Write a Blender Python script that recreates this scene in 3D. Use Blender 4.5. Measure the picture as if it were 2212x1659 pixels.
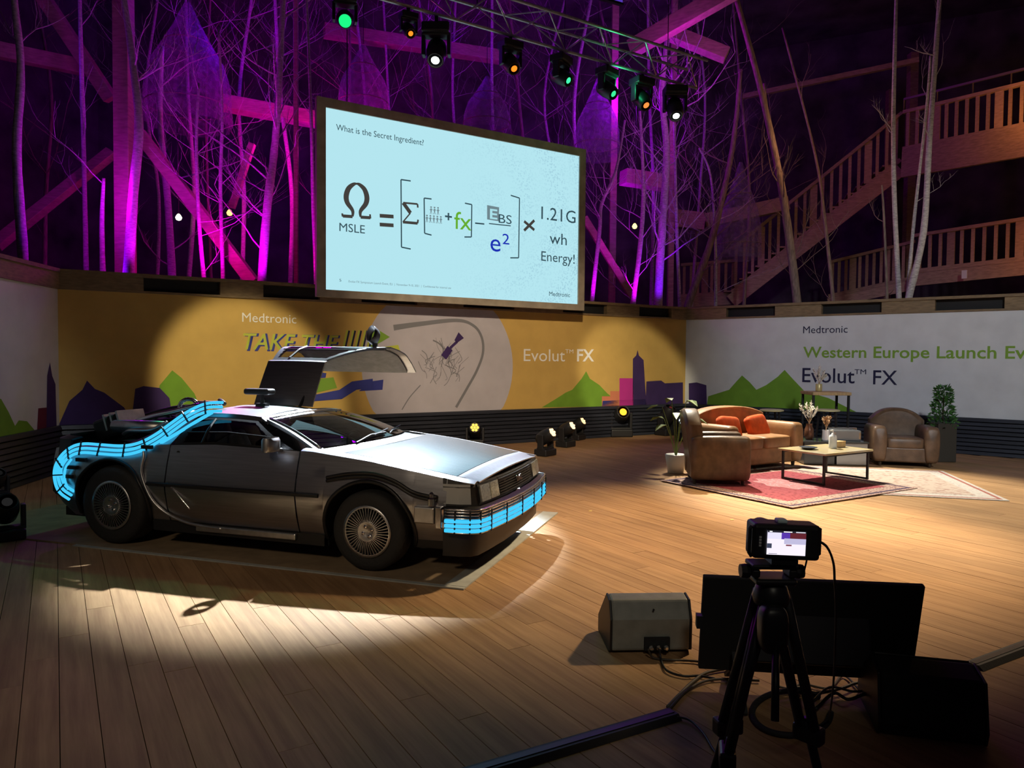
import bpy, bmesh, math, random
from mathutils import Vector, Matrix
R = math.radians
sc = bpy.context.scene
for o in list(bpy.data.objects): bpy.data.objects.remove(o)
COL = sc.collection

# ------------------------------------------------------------------ camera
F, PITCH, ROLL, H = 1580.0, .0345, .0085, 1.604
cd = bpy.data.cameras.new('camera'); cam = bpy.data.objects.new('camera', cd); COL.objects.link(cam)
cd.sensor_width = 36.0; cd.sensor_fit = 'HORIZONTAL'; cd.lens = F / 2212 * 36.0
cd.clip_start = .05; cd.clip_end = 200
cam.location = (0, 0, H)
cam.rotation_euler = (Matrix.Rotation(math.pi / 2 - PITCH, 3, 'X') @ Matrix.Rotation(ROLL, 3, 'Z')).to_euler()
sc.camera = cam
CP = Vector((0, 0, H))

# ------------------------------------------------------------------ view, world
sc.view_settings.view_transform = 'Standard'
try: sc.view_settings.look = 'None'
except Exception: pass
sc.view_settings.exposure = 0.0; sc.view_settings.gamma = 1.0; sc.view_settings.use_curve_mapping = False
w = bpy.data.worlds.new('world'); sc.world = w; w.use_nodes = True
w.node_tree.nodes['Background'].inputs[0].default_value = (.010, .007, .011, 1)
w.node_tree.nodes['Background'].inputs[1].default_value = 1.0
sc.cycles.use_denoising = True
sc.cycles.max_bounces = 6; sc.cycles.transparent_max_bounces = 12
sc.cycles.sample_clamp_indirect = 4.0

# ------------------------------------------------------------------ pixel helpers
def ray(px, py):
    a, b = (px - 1106) / F, (py - 829.5) / F
    cr, sr = math.cos(ROLL), math.sin(ROLL)
    u, v = a * cr + b * sr, -a * sr + b * cr
    c, s = math.cos(PITCH), math.sin(PITCH)
    return Vector((u, c - v * s, -s - v * c))
def at_z(px, py, z=0.0):
    d = ray(px, py); return CP + d * ((z - H) / d.z)
def at_d(px, py, depth):
    d = ray(px, py); return CP + d * (depth / d.y)
def on_plane(px, py, p0, n):
    d = ray(px, py); return CP + d * ((p0 - CP).dot(n) / d.dot(n))

# stage axes: E1 runs along the back wall, E2 towards it
TH = R(32.0)
E1 = Vector((math.cos(TH), math.sin(TH), 0)); E2 = Vector((-math.sin(TH), math.cos(TH), 0)); UP = Vector((0, 0, 1))

# ------------------------------------------------------------------ lights that hang off frame or on the rigs, and added fills
def spot(name, loc, target, power, color, angle, blend=.5, size=.08, parent=None):
    l = bpy.data.lights.new(name, 'SPOT'); l.energy = power; l.color = color
    l.spot_size = R(angle); l.spot_blend = blend; l.shadow_soft_size = size
    o = bpy.data.objects.new(name, l); COL.objects.link(o)
    o.location = loc; o.rotation_euler = (Vector(target) - Vector(loc)).to_track_quat('-Z', 'Y').to_euler()
    return o
def point(name, loc, power, color, size=.1):
    l = bpy.data.lights.new(name, 'POINT'); l.energy = power; l.color = color; l.shadow_soft_size = size
    o = bpy.data.objects.new(name, l); COL.objects.link(o); o.location = loc
    return o
WB_L = at_d(545, 850, 11.3); WB_R = at_d(1375, 830, 15.4)
KEY = at_d(940, 132, 10.72)
WHITE2 = at_d(1461, 252, 13.3)
spot('key_spot_car', KEY + Vector((-.02, -.20, -.20)), (-1.45, 6.75, 0), 12500, (.84, .94, 1.0), 33, .4, .07)
spot('seat_spot', WHITE2 + Vector((-.02, -.20, -.20)), (4.4, 9.2, 0), 5200, (1.0, .92, .72), 46, .6, .12)
spot('overhead_warm', (6.5, 9.0, 8.0), (2.0, 6.7, 0), 7200, (1.0, .74, .43), 37, .9, .3)
spot('wall_spot_left', (-2.0, 2.0, 7.0), WB_L, 3400, (1.0, .86, .56), 15, .35, .1)
spot('wall_spot_right', (1.0, 2.0, 7.0), WB_R, 4200, (1.0, .88, .62), 11, .4, .1)
spot('wall_wash_mid', (0.5, -2.0, 7.5), (-.2, 14.0, 1.2), 6600, (1.0, .80, .55), 22, .8, .2)
spot('wall_wash_right', (3.0, -3.0, 7.5), (8.0, 13.0, 1.7), 3600, (.86, .93, 1.0), 32, .7, .3)
spot('wall_wash_left', (-1.0, 0.0, 6.5), (-6.3, 7.6, 1.3), 650, (.90, .95, 1.0), 22, .7, .3)
spot('seat_front_spot', (6.5, -1.0, 7.5), (4.6, 9.6, 0), 800, (1.0, .88, .66), 24, .7, .2)
spot('car_front_fill', (-3.5, -4.5, 6.5), (-1.5, 5.4, .3), 750, (1.0, .80, .55), 28, .9, .5)  # unseen fill lamp, added to lift the dark near side of the car
spot('foreground_fill', (.5, -4.0, 7.0), (.8, 3.9, .15), 420, (1.0, .92, .75), 11, .9, .4)  # unseen fill added to brighten the wedge monitor's camera side
MAG = (.62, .0, 1.0); VIO = (.20, .0, 1.0); PNK = (1.0, .0, .62)

# ------------------------------------------------------------------ materials
MATS = {}
def mat(name, col, rough=.6, metal=0.0, var=.0, scale=8.0, bump=0.0, bscale=40.0, emit=None, estr=0.0, stretch=None, rand=0.0, spec=None, col2=None):
    if name in MATS: return MATS[name]
    m = bpy.data.materials.new(name); m.use_nodes = True; MATS[name] = m
    nt = m.node_tree; N = nt.nodes; L = nt.links; b = N['Principled BSDF']
    b.inputs['Base Color'].default_value = (*col, 1); b.inputs['Roughness'].default_value = rough; b.inputs['Metallic'].default_value = metal
    if spec is not None: b.inputs['Specular IOR Level'].default_value = spec
    if emit: b.inputs['Emission Color'].default_value = (*emit, 1); b.inputs['Emission Strength'].default_value = estr
    if var or bump:
        tc = N.new('ShaderNodeTexCoord'); mp = N.new('ShaderNodeMapping'); L.new(tc.outputs['Object'], mp.inputs[0])
        if stretch: mp.inputs['Scale'].default_value = stretch
    if var or rand:
        c2 = col2 or tuple(min(1, c * (1 - var)) for c in col)
        c1 = col if col2 else tuple(min(1, c * (1 + var)) for c in col)
        mx = N.new('ShaderNodeMix'); mx.data_type = 'RGBA'
        mx.inputs[6].default_value = (*c2, 1); mx.inputs[7].default_value = (*c1, 1)
        if var:
            nz = N.new('ShaderNodeTexNoise'); nz.inputs['Scale'].default_value = scale; nz.inputs['Detail'].default_value = 5
            L.new(mp.outputs[0], nz.inputs['Vector'])
            rp = N.new('ShaderNodeMapRange'); rp.inputs[1].default_value = .3; rp.inputs[2].default_value = .7
            L.new(nz.outputs[0], rp.inputs[0]); L.new(rp.outputs[0], mx.inputs[0])
        out = mx.outputs[2]
        if rand:
            oi = N.new('ShaderNodeObjectInfo'); hs = N.new('ShaderNodeHueSaturation'); mr = N.new('ShaderNodeMapRange')
            mr.inputs[3].default_value = 1 - rand; mr.inputs[4].default_value = 1 + rand
            L.new(oi.outputs['Random'], mr.inputs[0]); L.new(mr.outputs[0], hs.inputs['Value']); L.new(out, hs.inputs['Color']); out = hs.outputs[0]
        L.new(out, b.inputs['Base Color'])
    if bump:
        n2 = N.new('ShaderNodeTexNoise'); n2.inputs['Scale'].default_value = bscale; n2.inputs['Detail'].default_value = 3
        L.new(mp.outputs[0], n2.inputs['Vector'])
        bp = N.new('ShaderNodeBump'); bp.inputs['Strength'].default_value = bump; bp.inputs['Distance'].default_value = .02
        L.new(n2.outputs[0], bp.inputs['Height']); L.new(bp.outputs[0], b.inputs['Normal'])
    return m
def emis(name, col, s):
    if name in MATS: return MATS[name]
    m = bpy.data.materials.new(name); m.use_nodes = True; MATS[name] = m
    nt = m.node_tree; nt.nodes.remove(nt.nodes['Principled BSDF'])
    e = nt.nodes.new('ShaderNodeEmission'); e.inputs[0].default_value = (*col, 1); e.inputs[1].default_value = s
    nt.links.new(e.outputs[0], nt.nodes['Material Output'].inputs[0]); return m
def glassy(name, tint, rough=.02, refl=None):
    if name in MATS: return MATS[name]
    m = bpy.data.materials.new(name); m.use_nodes = True; MATS[name] = m
    nt = m.node_tree; N = nt.nodes; L = nt.links; N.remove(N['Principled BSDF'])
    t = N.new('ShaderNodeBsdfTransparent'); t.inputs[0].default_value = (*tint, 1)
    g = N.new('ShaderNodeBsdfGlossy'); g.inputs['Roughness'].default_value = rough; g.inputs[0].default_value = (.95, .97, 1, 1)
    f = N.new('ShaderNodeFresnel'); f.inputs[0].default_value = 1.55
    mx = N.new('ShaderNodeMixShader'); L.new(f.outputs[0], mx.inputs[0]); L.new(t.outputs[0], mx.inputs[1]); L.new(g.outputs[0], mx.inputs[2])
    L.new(mx.outputs[0], N['Material Output'].inputs[0]); return m

# floor boards: grain along the stage's depth, each board its own tone
def floor_mat():
    m = bpy.data.materials.new('oak_floorboard'); m.use_nodes = True; nt = m.node_tree; N = nt.nodes; L = nt.links; b = N['Principled BSDF']
    g = N.new('ShaderNodeNewGeometry'); mp0 = N.new('ShaderNodeMapping'); mp0.inputs['Rotation'].default_value = (0, 0, -TH)
    mp = N.new('ShaderNodeMapping'); mp.inputs['Scale'].default_value = (11, .55, 1)
    L.new(g.outputs['Position'], mp0.inputs[0]); L.new(mp0.outputs[0], mp.inputs[0])
    oi = N.new('ShaderNodeObjectInfo'); ad = N.new('ShaderNodeVectorMath'); ad.operation = 'ADD'
    ml = N.new('ShaderNodeMath'); ml.operation = 'MULTIPLY'; ml.inputs[1].default_value = 37; L.new(oi.outputs['Random'], ml.inputs[0])
    L.new(mp.outputs[0], ad.inputs[0]); L.new(ml.outputs[0], ad.inputs[1])
    nz = N.new('ShaderNodeTexNoise'); nz.inputs['Scale'].default_value = 2.2; nz.inputs['Detail'].default_value = 7; nz.inputs['Roughness'].default_value = .62
    L.new(ad.outputs[0], nz.inputs['Vector'])
    cr = N.new('ShaderNodeValToRGB'); cr.color_ramp.elements[0].position = .3; cr.color_ramp.elements[1].position = .72
    cr.color_ramp.elements[0].color = (.30, .165, .075, 1); cr.color_ramp.elements[1].color = (.47, .285, .14, 1)
    L.new(nz.outputs[0], cr.inputs[0])
    hs = N.new('ShaderNodeHueSaturation'); mr = N.new('ShaderNodeMapRange'); mr.inputs[3].default_value = .90; mr.inputs[4].default_value = 1.08
    L.new(oi.outputs['Random'], mr.inputs[0]); L.new(mr.outputs[0], hs.inputs['Value']); L.new(cr.outputs[0], hs.inputs['Color'])
    # large worn patches
    n3 = N.new('ShaderNodeTexNoise'); n3.inputs['Scale'].default_value = .9; n3.inputs['Detail'].default_value = 4; L.new(g.outputs['Position'], n3.inputs['Vector'])
    h2 = N.new('ShaderNodeHueSaturation'); m2 = N.new('ShaderNodeMapRange'); m2.inputs[1].default_value = .35; m2.inputs[2].default_value = .65; m2.inputs[3].default_value = .84; m2.inputs[4].default_value = 1.1
    L.new(n3.outputs[0], m2.inputs[0]); L.new(m2.outputs[0], h2.inputs['Value']); L.new(hs.outputs[0], h2.inputs['Color'])
    L.new(h2.outputs[0], b.inputs['Base Color']); b.inputs['Roughness'].default_value = .66; b.inputs['Specular IOR Level'].default_value = .25
    bp = N.new('ShaderNodeBump'); bp.inputs['Strength'].default_value = .15; bp.inputs['Distance'].default_value = .004
    L.new(nz.outputs[0], bp.inputs['Height']); L.new(bp.outputs[0], b.inputs['Normal'])
    return m
M_FLOOR = floor_mat()
M_BLACK = mat('black_plastic', (.012, .012, .014), .45)
M_MATTE = mat('matte_black', (.008, .008, .009), .8)
M_RUBBER = mat('rubber', (.018, .018, .019), .75, bump=.2, bscale=60)
M_DKMET = mat('dark_metal', (.03, .03, .033), .4, .6)
M_CHROME = mat('chrome', (.75, .75, .77), .18, 1.0)
M_ALU = mat('aluminium', (.55, .55, .57), .38, 1.0, var=.12, scale=20)
M_STEEL = mat('brushed_steel', (.40, .40, .43), .36, 1.0, var=.12, scale=5, stretch=(.6, 14, 14), bump=.03, bscale=30)
M_GLOW = emis('blue_glow', (.05, .52, .88), 1.2)
M_GLASS = glassy('tinted_glass', (.36, .37, .38))
M_CLEAR = glassy('clear_glass', (.78, .80, .82))

# ------------------------------------------------------------------ mesh helpers
class MB:
    def __init__(s): s.v = []; s.f = []
    def add(s, vs, fs):
        n = len(s.v); s.v += [tuple(v) for v in vs]; s.f += [tuple(i + n for i in f) for f in fs]; return s
    def box(s, c, d, rz=0.0, mtx=None):
        x, y, z = d[0] / 2, d[1] / 2, d[2] / 2; c = Vector(c); rm = mtx or Matrix.Rotation(rz, 3, 'Z')
        vs = [c + rm @ Vector((a * x, b * y, e * z)) for a in (-1, 1) for b in (-1, 1) for e in (-1, 1)]
        return s.add(vs, [(0, 1, 3, 2), (4, 6, 7, 5), (0, 4, 5, 1), (2, 3, 7, 6), (0, 2, 6, 4), (1, 5, 7, 3)])
    def beam(s, a, b, wd, ht, up=UP):
        a, b = Vector(a), Vector(b); d = (b - a); ln = d.length; d.normalize()
        sd = d.cross(up)
        if sd.length < 1e-4: sd = d.cross(Vector((1, 0, 0)))
        sd.normalize(); u = sd.cross(d)
        return s.box((a + b) / 2, (ln, wd, ht), mtx=Matrix((d, sd, u)).transposed())
    def tube(s, pts, r, n=8, caps=True, closed=False):
        pts = [Vector(p) for p in pts]; k = len(pts)
        rs = r if isinstance(r, (list, tuple)) else [r] * k
        t0 = (pts[1] - pts[0]).normalized(); ref = Vector((0, 0, 1)) if abs(t0.z) < .9 else Vector((1, 0, 0))
        nrm = (ref - t0 * ref.dot(t0)).normalized(); vs = []; fs = []
        for i, p in enumerate(pts):
            if closed: t = (pts[(i + 1) % k] - pts[i - 1]).normalized()
            else: t = (pts[min(i + 1, k - 1)] - pts[max(i - 1, 0)]).normalized()
            nrm = (nrm - t * nrm.dot(t)).normalized(); bn = t.cross(nrm)
            for j in range(n):
                a = 2 * math.pi * j / n; vs.append(p + (nrm * math.cos(a) + bn * math.sin(a)) * rs[i])
        for i in range(k if closed else k - 1):
            i2 = (i + 1) % k
            for j in range(n): fs.append((i * n + j, i * n + (j + 1) % n, i2 * n + (j + 1) % n, i2 * n + j))
        if caps and not closed: fs += [tuple(range(n))[::-1], tuple((k - 1) * n + j for j in range(n))]
        return s.add(vs, fs)
    def lathe(s, prof, c=(0, 0, 0), axis='Z', n=24, mtx=None):
        vs = []; fs = []; k = len(prof); c = Vector(c)
        for j in range(n):
            a = 2 * math.pi * j / n
            for r, h in prof:
                if axis == 'Z': p = Vector((r * math.cos(a), r * math.sin(a), h))
                elif axis == 'Y': p = Vector((r * math.cos(a), h, r * math.sin(a)))
                else: p = Vector((h, r * math.cos(a), r * math.sin(a)))
                if mtx: p = mtx @ p
                vs.append(c + p)
        for j in range(n):
            j2 = (j + 1) % n
            for i in range(k - 1): fs.append((j * k + i, j2 * k + i, j2 * k + i + 1, j * k + i + 1))
        return s.add(vs, fs)
    def grid(s, rows, closed=False):
        n = len(rows[0]); vs = [p for r in rows for p in r]; fs = []
        for i in range(len(rows) - 1):
            for j in range(n if closed else n - 1):
                j2 = (j + 1) % n
                fs.append((i * n + j, i * n + j2, (i + 1) * n + j2, (i + 1) * n + j))
        return s.add(vs, fs)
    def prism(s, poly, off):
        n = len(poly); off = Vector(off); a = [Vector(p) for p in poly]
        return s.add(a + [p + off for p in a], [tuple(range(n))[::-1], tuple(range(n, 2 * n))] + [(i, (i + 1) % n, n + (i + 1) % n, n + i) for i in range(n)])
    def build(s, name, m, parent=None, smooth=False, bevel=0.0, bseg=2, sub=0, solid=0.0, origin=None, autosm=None):
        me = bpy.data.meshes.new(name)
        vs = s.v
        if origin is not None: o_ = Vector(origin); vs = [tuple(Vector(v) - o_) for v in vs]
        me.from_pydata(vs, [], s.f); me.validate()
        bm = bmesh.new(); bm.from_mesh(me)
        bmesh.ops.remove_doubles(bm, verts=bm.verts, dist=1e-5); bmesh.ops.recalc_face_normals(bm, faces=bm.faces); bm.to_mesh(me); bm.free()
        if m: me.materials.append(m)
        if smooth:
            for p in me.polygons: p.use_smooth = True
        o = bpy.data.objects.new(name, me); COL.objects.link(o)
        if origin is not None: o.location = o_
        if parent: o.parent = parent
        if bevel: b = o.modifiers.new('bevel', 'BEVEL'); b.width = bevel; b.segments = bseg; b.limit_method = 'ANGLE'; b.angle_limit = R(35)
        if sub: q = o.modifiers.new('sub', 'SUBSURF'); q.levels = sub; q.render_levels = sub
        if solid: q = o.modifiers.new('solid', 'SOLIDIFY'); q.thickness = solid; q.offset = -1
        if smooth and (solid or bevel): q = o.modifiers.new('split', 'EDGE_SPLIT'); q.split_angle = R(38)
        return o
def tag(o, label=None, cat=None, group=None, kind=None):
    if label: o['label'] = label
    if cat: o['category'] = cat
    if group: o['group'] = group
    if kind: o['kind'] = kind
    return o
def empty(name, loc=(0, 0, 0), rz=0.0, label=None, cat=None, group=None):
    o = bpy.data.objects.new(name, None); COL.objects.link(o); o.location = loc; o.rotation_euler = (0, 0, rz)
    o.empty_display_size = .1
    return tag(o, label, cat, group)
def text_mesh(body, size=1.0, shear=0.0, extrude=0.0, bold=0.0, align='LEFT'):
    cu = bpy.data.curves.new('t', 'FONT'); cu.body = body; cu.size = size; cu.shear = shear; cu.extrude = extrude; cu.offset = bold; cu.align_x = align
    cu.resolution_u = 3
    ob = bpy.data.objects.new('t', cu); COL.objects.link(ob); bpy.context.view_layer.update()
    me = bpy.data.meshes.new_from_object(ob.evaluated_get(bpy.context.evaluated_depsgraph_get()))
    bpy.data.objects.remove(ob); bpy.data.curves.remove(cu); return me
def put_text(name, body, m, o3, ax, up, width=None, cap=None, parent=None, shear=0.0, bold=0.0):
    """flat lettering: origin o3 (left baseline), ax right, up up; stretched to width and cap height (metres)"""
    me = text_mesh(body, 1.0, shear, 0.0, bold)
    xs = [v.co.x for v in me.vertices]; ys = [v.co.y for v in me.vertices if True]
    x0, x1 = min(xs), max(xs)
    caph = .73
    sy = (cap / caph) if cap else 1; sx = (width / (x1 - x0)) if width else sy
    n = ax.cross(up)
    for v in me.vertices:
        v.co = ax * ((v.co.x - x0) * sx) + up * (v.co.y * sy)
    me.materials.clear(); me.materials.append(m); me.name = name
    o = bpy.data.objects.new(name, me); COL.objects.link(o); o.location = o3
    if parent: o.parent = parent; o.matrix_parent_inverse = parent.matrix_world.inverted() if False else Matrix.Identity(4)
    return o

# ================================================================== STRUCTURE
A = Vector((-6.2, 10.0, 0)); B = A + E1 * 11.86
DR = Vector((.765, -.644, 0)).normalized(); DL = Vector((.14, -.99, 0)).normalized()
NB = -E2; NR = DR.cross(UP); NL = -DL.cross(UP)
if NL.dot(Vector((0, 0, 0)) - A) < 0: NL = -NL
ZT, ZS = 2.5, .65
class Wall:
    def __init__(s, p0, d, n, ln): s.p0, s.d, s.n, s.ln = p0, d, n.normalized(), ln
    def at(s, px, py, off=0.0): return on_plane(px, py, s.p0, s.n) + s.n * off
    def sz(s, px, py): p = on_plane(px, py, s.p0, s.n); return (p - s.p0).dot(s.d), p.z
    def p(s, a, z, off=0.0): return s.p0 + s.d * a + UP * z + s.n * off
WB = Wall(A, E1, NB, 11.86); WR = Wall(B, DR, NR, 9.5); WL = Wall(A, DL, NL, 6.2)
def slab(w, a0, a1, z0, z1, o0, o1): return [w.p(a0, z0, o0), w.p(a1, z0, o0), w.p(a1, z1, o0), w.p(a0, z1, o0)], w.n * (o1 - o0)
# floor
fl = MB()
fl.prism([(-7.5, -2, -.022), (13, -2, -.022), (13, 9, -.022), tuple(B + Vector((.4, .5, -.022))), tuple(A + Vector((-.6, .3, -.022)))], (0, 0, -.1))
floor = tag(fl.build('floor', mat('subfloor', (.05, .035, .02), .9)), kind='structure')
cube = MB().box((0, 0, 0), (1, 1, 1)); cme = cube.build('plank_source', M_FLOOR); pmesh = cme.data; bpy.data.objects.remove(cme)
rng = random.Random(4)
def lerp(a, b, t): return a + (b - a) * t
planks = []
PW = .15
def vis(x, y): return y > 1.2 and abs(x) < .85 * y + 1.2 and x < 11.5
def seen(x, y): return y > 2.6 and abs(x) < .71 * y
for i in range(-24, 104):
    s0 = i * PW; ts = []
    tmax = 11.76
    if s0 > 11.7: tmax = 11.76 - (s0 + PW - 11.86) * 3.0
    t = -6.0
    while t < tmax:
        p = E1 * s0 + E2 * t
        if vis(p.x, p.y) and (p - A).dot(NL) > -.05: ts.append(t)
        t += .1
    if not ts: continue
    t0, t1 = ts[0] - .2, min(ts[-1] + .25, tmax)
    t = t0 - rng.random() * 1.5
    while t < t1:
        ln = rng.uniform(3.4, 4.6); e = min(t + ln, t1)
        if e > t0 + .05: planks.append((s0, max(t, t0 - .3), e))
        t = e
def psize(q):
    s0, a, b = q; v = 0
    for k in range(9):
        c = E1 * s0 + E2 * lerp(a, b, k / 8)
        if seen(c.x, c.y): v += (b - a) / c.y ** 2
    return v
planks.sort(key=psize, reverse=True)
rest = MB()
for k, (s0, a, b) in enumerate(planks):
    c = E1 * (s0 + PW / 2) + E2 * ((a + b) / 2); zt = -rng.random() * .0012
    if k < 298:
        o = bpy.data.objects.new('plank', pmesh); COL.objects.link(o); o.parent = floor
        o.location = (c.x, c.y, zt - .011); o.rotation_euler = (0, 0, TH); o.scale = (PW - .0035, b - a - .003, .022)
    else: rest.box((c.x, c.y, zt - .011), (PW - .0035, b - a - .003, .022), TH)
if rest.v: tag(rest.build('planks_far', M_FLOOR, floor), kind='stuff')

# banner walls
def wall_paint(name, col, var=.06): return mat(name, col, .85, var=var, scale=3, bump=.05, bscale=120, spec=.2)
M_YEL = wall_paint('banner_yellow', (.60, .39, .115)); M_WHT = wall_paint('banner_white', (.62, .63, .64))
P_CIRC = wall_paint('print_lilac_grey', (.50, .47, .52)); P_GRN = wall_paint('print_green', (.17, .33, .035), .1); P_PUR = wall_paint('print_purple', (.055, .03, .12), .15)
P_MAG = wall_paint('print_magenta', (.55, .04, .30)); P_ORG = wall_paint('print_orange', (.65, .22, .12)); P_NAVY = mat('print_navy', (.012, .012, .05), .8); P_WHITE = mat('print_white', (.85, .84, .82), .8)
P_LGRN = mat('print_lime', (.20, .36, .04), .8); P_YG = mat('print_yellow_green', (.50, .55, .07), .8); P_BLUE = mat('print_blue', (.04, .05, .28), .8); P_GREY = mat('print_grey', (.20, .20, .22), .8); P_DRED = wall_paint('print_dark_red', (.13, .02, .04)); P_DARK = mat('print_dark', (.05, .045, .055), .8)
def wall_obj(name, w, m, a0=0.0):
    mb = MB(); q, off = slab(w, a0, w.ln, 0.0, ZT, 0, -.12); mb.prism(q, off); return tag(mb.build(name, m), kind='structure')
wb = wall_obj('wall_back', WB, M_YEL); wr = wall_obj('wall_right', WR, M_WHT); wl = wall_obj('wall_left', WL, M_WHT)
def poly_px(w, name, pts, m, parent, off=.003):
    ps = []
    for px, py in pts:
        p = w.at(px, py, off); p.z = min(max(p.z, ZS - .02), ZT - .004)
        ps.append(p)
    mb = MB(); mb.add(ps, [tuple(range(len(ps)))]); return mb.build(name, m, parent)
def strokes(w, name, lines, m, parent, off=.004):
    mb = MB()
    for pts, wd in lines:
        P = [w.at(px, py, off) for px, py in pts]; k = len(P)
        ws = wd if isinstance(wd, (list, tuple)) else [wd] * k; L_ = []; R_ = []
        for i in range(k):
            t = (P[min(i + 1, k - 1)] - P[max(i - 1, 0)]).normalized(); nn = t.cross(w.n)
            L_.append(P[i] + nn * ws[i] / 2); R_.append(P[i] - nn * ws[i] / 2)
        mb.add(L_ + R_, [(i, i + 1, k + i + 1, k + i) for i in range(k - 1)])
    return mb.build(name, m, parent)
def bez(pts, n=8):
    """Catmull-Rom through points of any dimension"""
    out = []
    k = len(pts)
    for i in range(k - 1):
        p0, p1, p2, p3 = pts[max(i - 1, 0)], pts[i], pts[i + 1], pts[min(i + 2, k - 1)]
        for j in range(n):
            t = j / n
            out.append(tuple(.5 * (2 * b + (c - a) * t + (2 * a - 5 * b + 4 * c - d) * t * t + (3 * b - a - 3 * c + d) * t ** 3) for a, b, c, d in zip(p0, p1, p2, p3)))
    out.append(tuple(pts[-1])); return out
def wtext(w, name, body, m, l, r, cap_px, parent, off=.005, shear=0.0, bold=0.0):
    o3 = w.at(*l, off); e3 = w.at(*r, off); ax = w.d if w is not WL else -w.d
    width = (e3 - o3).dot(ax); cap = (w.at(l[0], l[1] - cap_px, off) - o3).z
    return put_text(name, body, m, o3, ax, UP, width, cap, parent, shear, bold)
# back wall print
s0, z0 = WB.sz(783, 850); s1, z1 = WB.sz(1106, 800)
rc = (s1 - s0) / 2 * 1.01; cs, cz = (s0 + s1) / 2, 1.45
ps = []
for k in range(72):
    a = 2 * math.pi * k / 72; ps.append(WB.p(cs + rc * math.cos(a), min(max(cz + rc * math.sin(a), ZS - .02), ZT - .004), .002))
MB().add(ps, [tuple(range(72))]).build('circle_print', P_CIRC, wb)
strokes(WB, 'catheter_print', [(bez([(850, 708), (905, 700), (985, 692), (1022, 703), (1040, 728), (1043, 762), (1030, 800), (1008, 840), (985, 880)]), [.05 + .05 * max(0, 1 - i / 22) for i in range(65)][:65])], P_GREY, wb)
rs = random.Random(8); ln = []
for k in range(46):
    a = rs.uniform(0, 6.28); x, y = 955 + 45 * math.cos(a) * rs.uniform(.3, 1), 805 + 42 * math.sin(a) * rs.uniform(.3, 1)
    ln.append((bez([(x, y), (x + rs.uniform(-9, 9), y - rs.uniform(5, 16)), (x + rs.uniform(-22, 22), y - rs.uniform(14, 38))], 4), rs.uniform(.006, .014)))
ln.append((bez([(868, 885), (885, 858), (908, 832)]), .018)); ln.append((bez([(935, 735), (948, 742), (960, 755)]), .025))
strokes(WB, 'stent_print', ln, P_GREY, wb, .005)
strokes(WB, 'catheter_tip_print', [([(958, 772), (972, 752)], .13), ([(972, 752), (987, 738)], .05), ([(984, 738), (996, 724)], [.07, .15])], P_PUR, wb, .006)
wtext(WB, 'lettering', 'Medtronic', P_WHITE, (523, 695), (640, 697), 21, wb)
wtext(WB, 'lettering', 'TAKE THE', P_BLUE, (529, 757), (735, 750), 39, wb, .004, .25, .02)
wtext(WB, 'lettering', 'TAKE THE', P_YG, (525, 754), (731, 747), 36, wb, .006, .25, .01)
ln = [([(742 + 13 * k, 749), (750 + 13 * k, 713)], .035) for k in range(5)]
strokes(WB, 'stripe_print', [([(a[0] + 3, a[1] + 1), (b[0] + 3, b[1] + 1)], .05) for (a, b), _ in ln], P_NAVY, wb, .004)
strokes(WB, 'stripe_print', ln, P_YG, wb, .006)
poly_px(WB, 'arrow_print', [(800, 752), (806, 706), (842, 728)], P_LGRN, wb, .005)
for pts, m_ in (([(662, 868), (668, 855), (733, 842), (760, 824), (805, 818), (805, 838), (770, 842), (738, 862)], P_BLUE), ([(668, 852), (674, 820), (720, 815), (728, 838)], P_LGRN), ([(672, 818), (690, 804), (705, 806), (703, 816)], P_BLUE), ([(775, 845), (800, 824), (828, 820), (826, 842)], P_BLUE), ([(810, 752), (860, 745), (868, 772), (815, 786)], P_YG)):
    poly_px(WB, 'block_print', pts, m_, wb, .005)
wtext(WB, 'lettering', 'Evolut', P_WHITE, (1131, 780), (1220, 779), 28, wb)
wtext(WB, 'lettering', 'TM', P_WHITE, (1221, 763), (1238, 763), 9, wb)
wtext(WB, 'lettering', 'FX', P_WHITE, (1246, 780), (1283, 779), 27, wb, bold=.02)
poly_px(WB, 'mountain_print', [(1170, 880), (1200, 862), (1222, 848), (1236, 842), (1256, 818), (1266, 802), (1274, 818), (1295, 832), (1312, 850), (1345, 880)], P_GRN, wb)
for pts, m_ in (([(1300, 880), (1300, 856), (1318, 856), (1318, 845), (1338, 845), (1338, 880)], P_ORG), ([(1338, 880), (1338, 817), (1368, 817), (1368, 880)], P_MAG), ([(1366, 880), (1367, 775), (1374, 768), (1377, 756), (1380, 768), (1390, 778), (1396, 880)], P_PUR), ([(1394, 880), (1396, 824), (1428, 822), (1436, 828), (1475, 826), (1475, 880)], P_PUR), ([(1300, 880), (1302, 866), (1394, 862), (1394, 880)], P_BLUE)):
    poly_px(WB, 'city_print', pts, m_, wb, .004)
poly_px(WB, 'city_print', [(126, 960), (126, 930), (150, 866), (178, 842), (188, 822), (205, 840), (225, 848), (268, 880), (290, 960)], P_PUR, wb, .003)
poly_px(WB, 'mountain_print', [(330, 900), (345, 832), (372, 800), (392, 816), (420, 850), (440, 900)], P_GRN, wb, .003)
poly_px(WB, 'city_print', [(284, 960), (292, 840), (310, 834), (345, 838), (366, 860), (372, 900), (360, 960)], P_PUR, wb, .005)
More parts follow.
